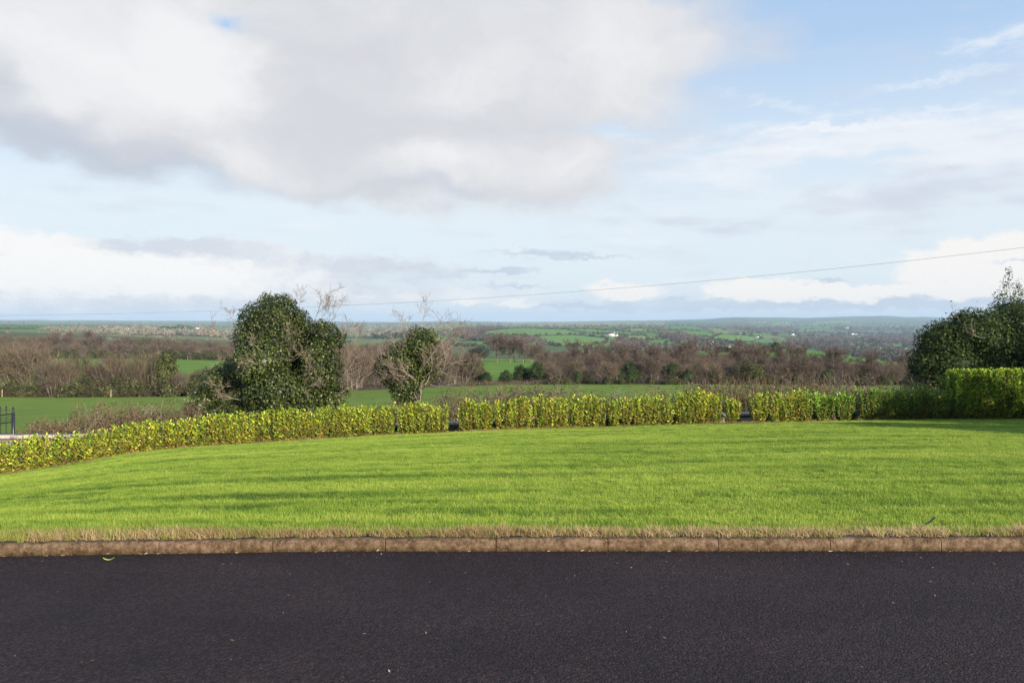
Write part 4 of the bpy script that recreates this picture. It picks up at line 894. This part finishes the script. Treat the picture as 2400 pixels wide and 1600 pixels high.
# centre row beyond the near field
for u, h, lab, k in [(1140, 2.1, 'dark evergreen shrub at the left end of the centre hedgerow', 'holly'), (1185, 2.4, 'rounded dark holly bush in the centre hedgerow, second from left', 'holly'), (1222, 3.1, 'dark evergreen shrub below the sloping green field', 'holly'), (1258, 3.7, 'tallest dark evergreen shrub right of the sloping green field', 'holly'),
                     (1085, 6.0, 'wide leafless pink-brown shrub right of the small ivy-clad tree', 'shrub'), (1105, 5.2, 'evergreen branch mass behind the wide pink-brown shrub', 'sallow'), (1478, 3.6, 'dark conical evergreen in the middle of the wood edge', 'holly'), (1577, 3.4, 'rounded green evergreen at the wood edge right of centre', 'holly'),
                     (1755, 4.0, 'broad dark olive shrub at the right of the wood edge', 'sallow'), (1455, 2.6, 'low dark evergreen beside the conical one at the wood edge', 'holly')]:
    plant(k, u, random.uniform(127, 131), h, lab, None, 1.25 if k == 'shrub' else 2.1 if u == 1755 else 1.3)
for i, u in enumerate(range(640, 1060, 30)):
    plant('shrub', u + random.uniform(-8, 8), random.uniform(124, 150), random.uniform(5, 7.6), 'brown leafless shrub ' + ('right behind the big ivy tree' if u < 830 else 'between the two ivy trees' if u < 910 else 'behind the small ivy-clad tree'), 'bare shrubs behind the ivy trees', 1.0)
for i, u in enumerate(range(800, 1060, 26)):
    plant('shrub', u, random.uniform(170, 240), random.uniform(8, 10.5), 'dark brown bare thicket tree behind the ivy trees, farther row', 'farther bare thicket behind the ivy trees', 1.1)
# three bare field trees with ivy on their trunks
for u, h, lab, v in [(1165, 12.6, 'round-headed bare tree with dark ivy on its trunk, left of three above the sloping field', 1), (1207, 11.6, 'bare tree with forked ivy-clad trunk, middle of three above the sloping field', 0), (1229, 10.8, 'pale brown bare tree, right of three above the sloping field', 2)]:
    plant('oak', u, 322, h, lab, 'three field trees', .95, v)
for u, h in [(1110, 6), (1128, 7), (1245, 8), (1262, 8)]:
    plant('shrub', u, 330, h, 'low bare scrub left of the three field trees' if u < 1200 else 'low bare scrub right of the three field trees', 'scrub beside the field trees', 1.1)
# birch and willow wood, centre to right
def where_wood(u):
    return 'below the hill fields' if u < 1420 else 'below the white farmhouse' if u < 1570 else 'left of the ridge field' if u < 1740 else 'below the ridge pine' if u < 1930 else 'towards the big evergreen bush'
def wood(n, ulo, uhi, dlo, dhi, hlo, hhi, kinds, lab, grp, wide=1.0):
    for i in range(n):
        t = (i + random.random()) / n; u = ulo + (uhi - ulo) * t; k = random.choice(kinds)
        base_lab = {'birch': 'slim pale-stemmed bare birch ', 'shrub': 'brown leafless willow shrub ', 'holly': 'small dark evergreen ', 'oak': 'broad bare purplish tree ', 'sallow': 'olive leafy shrub ', 'gorse': 'low dark gorse '}[k]
        hh = random.uniform(hlo, hhi); size = 'taller ' if hh > (hlo + hhi) / 2 else 'lower '
        if ulo > 1000: base_lab = size + base_lab; lab_ = lab.replace('of the wood beyond the field', 'of the wood') + ' ' + where_wood(u)
        else: base_lab = size + base_lab; lab_ = lab + (', near the left edge' if u < 110 else ', left part' if u < 300 else ', middle part' if u < 480 else '')
        lab_ = ' '.join((base_lab + lab_).split()[:16])
        plant(k, u, random.uniform(dlo, dhi), hh * (1.25 if k == 'birch' else .6 if k in ('holly',) else .35 if k == 'gorse' else 1), lab_, (NAMES[k][0].replace('_', ' ') + 's ').replace('bushs', 'bushes') + grp, wide)
wood(46, 1270, 2150, 127, 138, 2.6, 4.2, ['shrub', 'shrub', 'shrub', 'birch'], 'in the front row of the wood beyond the field', 'in the front row of the wood', 1.25)
wood(26, 1275, 2140, 124, 128, 2.2, 4.2, ['gorse', 'gorse', 'holly'], 'along the foot of the wood', 'along the foot of the wood')
wood(40, 1270, 1850, 150, 180, 3.9, 5.0, ['birch', 'birch', 'shrub', 'shrub'], 'in the middle of the wood', 'in the middle of the wood', 1.15)
wood(20, 1850, 2160, 150, 190, 2.8, 4.2, ['birch', 'shrub', 'shrub'], 'in the right slope of the wood', 'on the right slope of the wood', 1.3)
wood(34, 1270, 1800, 205, 250, 4.6, 5.8, ['birch', 'oak', 'shrub', 'oak'], 'in the back of the wood', 'in the back of the wood', 1.3)
wood(18, 1800, 2150, 205, 270, 2.8, 4.0, ['shrub', 'oak', 'birch'], 'at the back of the right slope', 'at the back of the right slope', 1.4)
wood(18, 1290, 1640, 300, 350, 4.4, 5.8, ['oak', 'shrub'], 'at the far side of the wood', 'at the far side of the wood', 1.4)
wood(14, 1650, 2150, 290, 360, 2.8, 3.8, ['shrub', 'oak'], 'on the far right side of the wood', 'on the far right side of the wood', 1.4)
# left wood beyond the second field
wood(26, -30, 620, 346, 352, 8, 11, ['gorse'], 'along the far side of the second field', 'at the second field')
wood(34, -30, 640, 365, 410, 5.5, 8.0, ['shrub', 'shrub', 'oak'], 'in the brown wood beyond the second field', 'in the left wood', 1.15)
wood(34, -30, 650, 450, 530, 8.6, 11.5, ['shrub', 'oak'], 'deeper in the brown wood beyond the second field', 'deep in the left wood', 1.2)
wood(22, 560, 1060, 330, 520, 7.0, 11, ['shrub', 'oak'], 'in the brown wood behind the ivy trees', 'in the wood behind the ivy trees', 1.2)
for u, top, base, k, lab in [(125, 755, 790, 'oak', 'small bare tree with spreading crown on the left skyline'), (165, 762, 800, 'oak', 'ivy-clad leaning tree below the left skyline'), (205, 757, 798, 'oak', 'round bare tree standing highest on the left skyline'), (232, 775, 800, 'holly', 'dark evergreen right of the round skyline tree')]:
    d = 620.0; plant(k, u, d, (base - top) / FPX * d, lab, None, 1.1)
# trees on the near ridge field at the right
for u, h, k, lab in [(1819, 11, 'holly', 'wind-shaped dark pine on the ridge field right of centre'), (1850, 8, 'sallow', 'olive rounded tree beside the pine on the ridge field'), (1872, 9, 'gorse', 'yellow-flecked gorse beside the ridge trees'), (2125, 9, 'holly', 'dark evergreen at the low end of the bright ridge field')]:
    plant(k, u, 410, h * (.55 if k != 'gorse' else .35), lab, None, 1.1)
for i, u in enumerate(range(1690, 1810, 12)):
    plant('gorse', u, 430 + random.uniform(-3, 3), random.uniform(1.8, 3.2), 'dark gorse along the top edge of the ridge field', 'gorse along the ridge field', 1.3)

def scrub(name, ulo, uhi, dlo, dhi, n, hlo, hhi, cols, label):
    mb = MB(); u = rng.uniform(ulo, uhi, n); d = np.exp(rng.uniform(math.log(dlo), math.log(dhi), n)); k = d < 1e9
    x = (u - 1200) / FPX * d; cl = 1 + .5 * vnoise(x / 6, d / 9, 77); z = gz(x, d); h = rng.uniform(hlo, hhi, n) * cl
    m = 14; P = np.repeat(np.c_[x, d, z], m, 0) + rng.normal(0, .8, (n * m, 3)) * [1, 1, 0]; P[:, 2] += np.repeat(h, m) * rng.uniform(0, .75, n * m); D = rng.normal(0, .5, (n * m, 3)) + [0, 0, .9]
    c = pick(cols, n * m, .2); sc_ = np.repeat(d / 150, m); needles(mb, P, D, np.repeat(h, m) * rng.uniform(.3, .6, n * m), .03 * sc_, c)
    b = np.array([float(x.mean()), float(d.mean()), float(z.mean())]); mb.V = [v - b for v in mb.V]; o = mb.build(name, M['bark']); o.location = b; tag(o, label, 'undergrowth', kind='stuff')
scrub('undergrowth', 1290, 2165, 126, 300, 5200, 1.2, 2.6, PURP + OLIV, 'brown scrub filling the floor of the bare wood beyond the field')
scrub('undergrowth', -60, 1060, 352, 560, 3600, 1.5, 3.2, PURP + WARM, 'brown scrub between the trees of the left wood')
scrub('undergrowth', 620, 1075, 126, 300, 2400, 1.2, 2.4, WARM + OLIV, 'brown scrub beyond the field behind the two ivy trees')
scrub('undergrowth', -60, 600, 121.8, 126, 900, .5, 1.3, WARM + OLIV, 'brown briar and grass at the foot of the left hedgerow')
scrub('undergrowth', 1060, 1300, 125, 129, 500, .5, 1.3, WARM + OLIV, 'brown briar at the foot of the centre hedgerow')
# ------------------------------------------------------------------ fence posts and fence wires
def post(u, d, h, label, lean=0):
    p = on_ground(u, d); root = empty('fence_post', p, label, 'fence post', 'fence posts around the fields'); mb = MB()
    tube(mb, [(0, 0, -.3), (lean * .5, 0, h * .5), (lean, 0, h)], [.075, .07, .065], 7); mb.add([(lean + .065 * math.cos(k * .8976), .065 * math.sin(k * .8976), h) for k in range(7)] + [(lean, 0, h + .02)], [(k, (k + 1) % 7, 7) for k in range(7)])
    o = mb.build('post', M['wood'], root); tag(o)
    return p
for u, lab in [(5, 'pale post at the left end of the near field edge'), (145, 'tall pale post under the leftmost shrub clump'), (260, 'pale post between bare shrubs on the near field edge'), (380, 'pale post below the olive shrub')]: post(u, 121.4, 1.25 if u == 145 else 1.1, 'wooden fence ' + lab)
for u, lab in [(135, 'left of the second field'), (341, 'at the middle of the second field'), (440, 'left of a pair above the second field'), (475, 'right of a pair above the second field')]: post(u, 344, 1.5, 'small wooden fence post ' + lab)
for u, lab in [(1112, 'left of the three bare field trees'), (1165, 'under the left one of the three field trees'), (1197, 'under the middle one of the three field trees'), (1227, 'under the right one of the three field trees')]: post(u, 312, 1.5, 'wooden fence post ' + lab)
for u, lab in [(1066, 'by the wide pink-brown shrub'), (1290, 'right of the tallest dark evergreen shrub'), (1622, 'at the foot of the wood, right of centre'), (1446, 'below the conical evergreen')]: post(u, 126.5, 1.1, 'thin fence post ' + lab)

# ------------------------------------------------------------------ overhead cable
def build_cable():
    pts = [(-900, 742, 150), (-300, 740, 110), (0, 738, 95), (560, 730, 78), (1080, 703, 66), (1700, 650, 56), (2400, 580, 48), (3000, 505, 42), (3600, 420, 37)]
    a = np.array(pts, float); t = np.linspace(0, 1, 60); s = np.linspace(0, 1, len(a))
    k = np.polyfit(a[:, 0], a[:, 1], 4); U = np.linspace(-900, 3600, 60); PYs = np.polyval(k, U); D = np.interp(U, a[:, 0], a[:, 2])
    P = np.stack([(U - 1200) / FPX * D, D, EYE + (HY - PYs) / FPX * D], 1); b = P[30]
    mb = MB(); tube(mb, P - b, .0105, 5); o = mb.build('overhead_cable', M['cable']); o.location = b
    tag(o, 'thin overhead cable crossing the whole sky from left to right', 'cable')
build_cable()

# ------------------------------------------------------------------ far woods and hedgerows (masses)
def far_trees(name, items, label, mat=None):
    """items: arrays u, py, height px, colour set index -> fuzzy crowns of leafless or evergreen trees on the far land"""
    mb = MB(); cnt = 0
    Ps, Ss, Cs = [], [], []
    for (u, py, hpx, wpx, cols) in items:
        d = depth_at(u, py, 450)
        if d is None: continue
        p = on_ground(u, d); h = hpx / FPX * d; w = wpx / FPX * d
        n = int(np.clip(40 + hpx * 6, 40, 130)); v = norm(rng.normal(size=(n, 3))); r = rng.uniform(.35, 1, n) ** .5
        Ps.append(p + [0, 0, h * .50] + v * r[:, None] * [w * .5, w * .5, h * .5]); Ss.append(np.full(n, (h * w) ** .5 * .24) * rng.uniform(.7, 1.3, n)); Cs.append(pick(cols, n, .12) * random.uniform(.8, 1.2)); cnt += 1
    P = np.concatenate(Ps); S = np.concatenate(Ss); C = np.concatenate(Cs); n = len(P)
    leaves(mb, P, rng.normal(size=(n, 3)), rng.normal(0, .7, (n, 3)) + [0, -.6, .5], S, S * .8, C)
    b = np.array([0, 2000., -40]); mb.V = [v - b for v in mb.V]
    o = mb.build(name, mat or M['matte']); o.location = b; tag(o, label, 'trees', kind='stuff'); return o
def in_area(poly, n):
    a = np.array(poly, float); lo = a.min(0); hi = a.max(0); out_ = []
    while len(out_) < n:
        x = rng.uniform(lo[0], hi[0], 4 * n); y = rng.uniform(lo[1], hi[1], 4 * n); k = in_poly(x, y, poly); out_ += list(zip(x[k], y[k]))
    return out_[:n]
def hp(py): return float(np.interp(py, [750, 760, 770, 785, 800, 815, 850], [2.0, 3.6, 5.5, 8.0, 10.5, 13, 18]))
GB = [(.125, .095, .078, 4), (.10, .075, .065, 3), (.16, .13, .10, 1)]
DG = [(.040, .055, .030, 4), (.065, .065, .040, 2)]
PB = [(.29, .255, .20, 4), (.22, .19, .145, 3), (.38, .34, .27, .7), (.09, .10, .05, 1.5)]
WOODS = [
 ('hill_wood', [(1060, 784), (1085, 774), (1130, 767), (1175, 765), (1188, 771), (1148, 776), (1122, 785), (1100, 795), (1080, 792)], 190, GB, 1.1, 'rounded grey-brown wood on top of the far green hill'),
 ('dark_wood', [(1100, 797), (1125, 790), (1200, 791), (1245, 790), (1190, 799), (1110, 800)], 110, GB + DG, 1.0, 'dark hedge-like wood below the far hill field'),
 ('slope_wood', [(1150, 802), (1190, 797), (1252, 793), (1277, 806), (1255, 822), (1150, 824)], 110, GB, 1.0, 'grey-brown wood between the hill fields and the field trees'),
 ('farm_wood', [(1533, 783), (1600, 784), (1627, 794), (1655, 797), (1600, 801), (1560, 795)], 90, GB, 1.0, 'leafless copse among the far fields right of the white farmhouse'),
 ('farm_wood', [(1650, 797), (1706, 803), (1702, 820), (1640, 820), (1600, 815)], 90, GB + DG, .9, 'trees round the far farm above the bright ridge field'),
 ('farm_wood', [(1445, 796), (1500, 798), (1515, 812), (1430, 812)], 70, GB, .9, 'low trees below the white farmhouse'),
 ('valley_wood', [(1850, 800), (1990, 797), (2090, 799), (2180, 805), (2180, 815), (2085, 806), (2020, 802), (1900, 809), (1840, 809)], 260, GB, .9, 'long brown wood above the ploughed field in the right valley'),
 ('valley_wood', [(1880, 816), (1970, 815), (2000, 824), (2180, 826), (2180, 862), (2110, 852), (1960, 832)], 260, GB + DG, .8, 'dark wood below the pale green field in the right valley'),
 ('valley_wood', [(1830, 776), (1900, 779), (2100, 783), (2190, 780), (2190, 802), (2095, 800), (2030, 785), (1950, 784), (1850, 786)], 190, GB + DG, .8, 'broad woods and tree lines across the right valley'),
 ('far_wood', [(1700, 766), (1850, 770), (1890, 776), (1740, 775)], 150, GB, .9, 'purplish far wood right of centre under the blue hills'),
 ('far_wood', [(1960, 766), (2200, 764), (2200, 774), (1960, 775)], 160, GB + DG, .9, 'blue-grey far wood under the right hills'),
 ('pale_wood', [(90, 770), (300, 768), (480, 770), (600, 776), (600, 793), (480, 787), (300, 785), (150, 782)], 330, PB, 1.25, 'sunlit pale bare trees beyond the left brown wood'),
 ('pale_wood', [(780, 762), (1060, 762), (1060, 778), (900, 790), (780, 786)], 330, PB, .9, 'sunlit pale bare trees in the valley behind the small ivy tree'),
 ('pine_wood', [(375, 771), (450, 771), (455, 776), (380, 777)], 40, [(.055, .085, .04, 1)], 1.6, 'dark green pine clump among the pale left trees'),
 ('pine_wood', [(870, 785), (960, 783), (1000, 792), (880, 796)], 90, [(.030, .050, .035, 1)], .9, 'dark blue-green pine belt behind the small ivy tree'),
 ('skyline_trees', [(1180, 765), (1560, 763), (1560, 770), (1300, 770), (1180, 768)], 130, GB + DG + PB, 1.1, 'scattered trees along the crest of the far green hill'),
 ('skyline_trees', [(0, 756), (700, 758), (700, 766), (0, 764)], 150, GB + DG + PB, .9, 'far tree lines under the left horizon'),
 ('skyline_trees', [(1500, 756), (2180, 752), (2180, 764), (1500, 766)], 170, GB + DG, .7, 'scattered tree lines on the blue hills at the right'),
 ('skyline_trees', [(560, 757), (1200, 757), (1200, 764), (560, 764)], 160, GB + DG, .9, 'far tree lines under the centre horizon'),
 ('ridge_scrub', [(1440, 815), (1600, 812), (1690, 820), (1640, 838), (1440, 838)], 60, GB, .9, 'brown scrub between the wood and the ridge field'),
]
for nm, poly, n, cols, k, lab in WOODS:
    its = [(u, py, hp(py) * k * random.uniform(.7, 1.25), hp(py) * k * random.uniform(.8, 1.4), cols) for u, py in in_area(poly, n)]
    far_trees(nm, its, lab)
# hedgerows along the outlines of the far fields
HC = [(.055, .05, .035, 4), (.035, .042, .025, 3), (.09, .07, .05, 2)]
its = []
for poly, c in FIELDS[1:-2]:
    for a, b in zip(poly, poly[1:] + poly[:1]):
        n = int(math.hypot(b[0] - a[0], (b[1] - a[1]) * 3) / 1.6)
        for i in range(n):
            if random.random() < .12: continue
            t = (i + random.random()) / n; py = a[1] + (b[1] - a[1]) * t; s = hp(py) * (.22 if random.random() < .88 else .7)
            its.append((a[0] + (b[0] - a[0]) * t, py, s, max(s * 1.3, 2.2), HC))
far_trees('field_hedgerows', its, 'dark hedgerows and single trees bounding the far green fields')
# a thin scatter of trees over the rest of the far land
its = []
for i in range(420):
    u = random.uniform(-60, 2250); py = random.uniform(754, 815)
    if any(in_poly(np.array([u]), np.array([py]), p)[0] for p, _ in FIELDS[1:]): continue
    s = hp(py) * random.uniform(.4, .9); its.append((u, py, s, s * 1.6, GB if u > 1080 else PB if random.random() < .5 else GB))
far_trees('scattered_trees', its, 'scattered grey and pale trees over the far farmland')

# ------------------------------------------------------------------ houses far away
def house(u, py, w, dpt, h, rz, label, wall=(.8, .78, .74), wing=False, chim=True, name='house', cat='house', group='white houses in the valley'):
    d = depth_at(u, py, 500) or 1500; p = on_ground(u, d); root = empty(name, p, label, cat, group, rz)
    def block(x0, x1, y0, y1, hh, nm=''):
        mb = MB(); box(mb, x0, x1, y0, y1, -1, hh); ym = (y0 + y1) / 2; rr = (y1 - y0) * .42
        mb.add([(x0, y0, hh), (x0, y1, hh), (x0, ym, hh + rr), (x1, y0, hh), (x1, y1, hh), (x1, ym, hh + rr)], [(0, 2, 1), (3, 4, 5)]); mb.build('wall', M['render'], root)
        e = .35; k = .42; mb = MB(); t = .18
        for sgn, ya in ((-1, y0), (1, y1)):
            yo = ya + sgn * e; zo = hh - e * k * 2
            V = [(x0 - e, yo, zo), (x1 + e, yo, zo), (x1 + e, ym, hh + rr + .02), (x0 - e, ym, hh + rr + .02)]; V += [(a, b, c + t) for a, b, c in V]; mb.add(V, BOXF)
        roof = mb.build('roof', M['slate'], root)
        if chim:
            for xc in (x0 + .6, x1 - .6):
                mb = MB(); box(mb, xc - .45, xc + .45, ym - .35, ym + .35, hh + rr - .6, hh + rr + 1.2); box(mb, xc - .15, xc + .15, ym - .15, ym + .15, hh + rr + 1.2, hh + rr + 1.5); mb.build('chimney', M['render'], roof)
        nw = max(2, int((x1 - x0) / 3)); 
        for fl in range(max(1, int(hh // 2.6))):
            for i in range(nw):
                xx = x0 + (i + .5) / nw * (x1 - x0); zz = .9 + fl * 2.7; mb = MB(); box(mb, xx - .5, xx + .5, y0 - .05, y0 + .02, zz, zz + 1.25); mb.build('window', M['glassdark'], root)
    block(-w / 2, w / 2, -dpt / 2, dpt / 2, h)
    if wing: block(w / 2 + .02, w / 2 + w * .45, -dpt * .4, dpt * .35, h * .62); block(-w * .85, -w / 2 - .02, -dpt * .4, dpt * .3, h * .5)
house(1432, 788, 17, 9, 6.2, -.3, 'white two storey farmhouse with side wings on the far green hillside', wing=True)
house(1664, 812, 13, 7, 4.5, .3, 'white farm building among trees, left of the grey barn')
house(1674, 817, 9, 6, 3.5, -.4, 'small white farm shed in front of the farm trees')
house(1698, 816, 18, 10, 3.6, .2, 'low grey-roofed barn right of the white farm', chim=False, name='barn', cat='barn')
house(1778, 791, 16, 7, 3.6, .15, 'long low white house in the trees right of the farm fields')
house(1858, 785, 12, 7, 5, .5, 'white gabled house among trees at the centre of the right valley')
house(1998, 784, 13, 8, 5, .2, 'left one of two white cottages in the right valley')
house(2006, 784.5, 13, 8, 5, -.3, 'right one of two white cottages in the right valley')
house(2105, 792, 24, 11, 4.5, .1, 'wide pale farm shed near the right bush', chim=False, name='barn', cat='barn')
house(1985, 769, 26, 12, 6, .1, 'tiny distant white house under the right hills')
house(461, 771, 22, 9, 6, .2, 'pale house among the sunlit trees left of the big ivy tree')
house(978, 777, 22, 10, 6, .1, 'pale buff house glimpsed through the twigs of the small ivy tree')

# ------------------------------------------------------------------ small things on the ground
def build_litter():
    mb = MB(); n = 330; x = rng.uniform(-6.5, 6.5, n); y = kerb_y(x) - np.abs(rng.exponential(1.4, n)) - .02; k = y > 2.6; x = x[k]; y = y[k]; n = len(x)
    a = rng.uniform(0, 6.28, n); P = np.c_[x, y, np.full(n, .004)]; D = np.c_[np.cos(a), np.sin(a), rng.uniform(0, .25, n)]
    s = rng.uniform(.008, .035, n); leaves(mb, P, D, np.tile([0, 0, 1.], (n, 1)) + rng.normal(0, .15, (n, 3)), s, s * rng.uniform(.12, .4, n), pick([(.30, .21, .12, 4), (.20, .14, .08, 3), (.38, .34, .25, 1)], n, .2))
    n = 130; x = rng.uniform(-5, 5, n); y = kerb_y(x) - np.abs(rng.normal(0, .015, n)) - .006; a = rng.normal(0, .5, n); s = rng.uniform(.015, .05, n)
    leaves(mb, np.c_[x, y, np.full(n, .006)], np.c_[np.cos(a), np.sin(a) * .4, rng.uniform(0, .3, n)], np.tile([0, 0, 1.], (n, 1)) + rng.normal(0, .3, (n, 3)), s, s * .35, pick([(.5, .38, .2, 3), (.34, .24, .13, 2)], n, .2))
    tag(mb.build('leaf_litter', M['matte']), 'tiny straw and leaf bits scattered on the asphalt and along the kerb', 'litter', kind='stuff')
    d = 6.62; mb = MB(); t = np.linspace(-1, 1, 9); w = .011 * (1 - t ** 2) + .001
    V = np.concatenate([np.c_[t * .045, -w, .006 + .018 * np.abs(t) ** 2 + .004], np.c_[t * .045, w, .012 + .020 * np.abs(t) ** 2]]); F = [(i, i + 1, i + 10, i + 9) for i in range(8)]
    mb.add(V, F, (.42, .62, .06)); o = mb.build('fallen_leaf', M['laurel']); o.location = ((255 - 1200) / FPX * d, d, .0); o.rotation_euler = (0, 0, .2)
    tag(o, 'single lime green leaf lying on the asphalt by the kerb at left', 'leaf')
    d = 7.35; mb = MB(); x = (2165 - 1200) / FPX * d; z = float(gz(x, d))
    tube(mb, [(-.16, 0, -.02), (-.08, 0, .025), (0, 0, .05), (.06, .0, .085), (.105, 0, .125)], [.010, .010, .009, .009, .008], 7)
    mb.add([(.105 + .008 * math.cos(k * .9) * .7, .008 * math.sin(k * .9), .125 - .008 * math.cos(k * .9) * .7) for k in range(7)] + [(.107, 0, .127)], [(k, (k + 1) % 7, 7) for k in range(7)])
    o = mb.build('pipe_end', M['metal'], None, True); o.location = (x, d, z - .005); tag(o, 'short black curved pipe end sticking out of the lawn near the kerb', 'pipe')
build_litter()

# ------------------------------------------------------------------ the air
def build_haze():
    mb = MB(); box(mb, -22000, 22000, -60, 17500, -160, 110); m = bpy.data.materials.new('haze_air'); m.use_nodes = True; nt_ = m.node_tree; nt_.nodes.clear()
    o_ = nt_.nodes.new('ShaderNodeOutputMaterial'); v = nt_.nodes.new('ShaderNodeVolumePrincipled'); v.inputs['Color'].default_value = (.56, .77, 1.0, 1); v.inputs['Density'].default_value = 7.0e-5; v.inputs['Anisotropy'].default_value = 0.0
    nt_.links.new(v.outputs[0], o_.inputs['Volume']); o = mb.build('haze', m); tag(o, 'pale blue distance haze over the valley and hills', 'haze', kind='stuff')
build_haze()
scene.cycles.volume_bounces = 0
scene.cycles.use_denoising = True
scene.cycles.denoising_input_passes = 'RGB_ALBEDO_NORMAL'
scene.cycles.denoising_prefilter = 'NONE'
scene.cycles.max_bounces = 6
scene.cycles.diffuse_bounces = 3
scene.cycles.transmission_bounces = 4
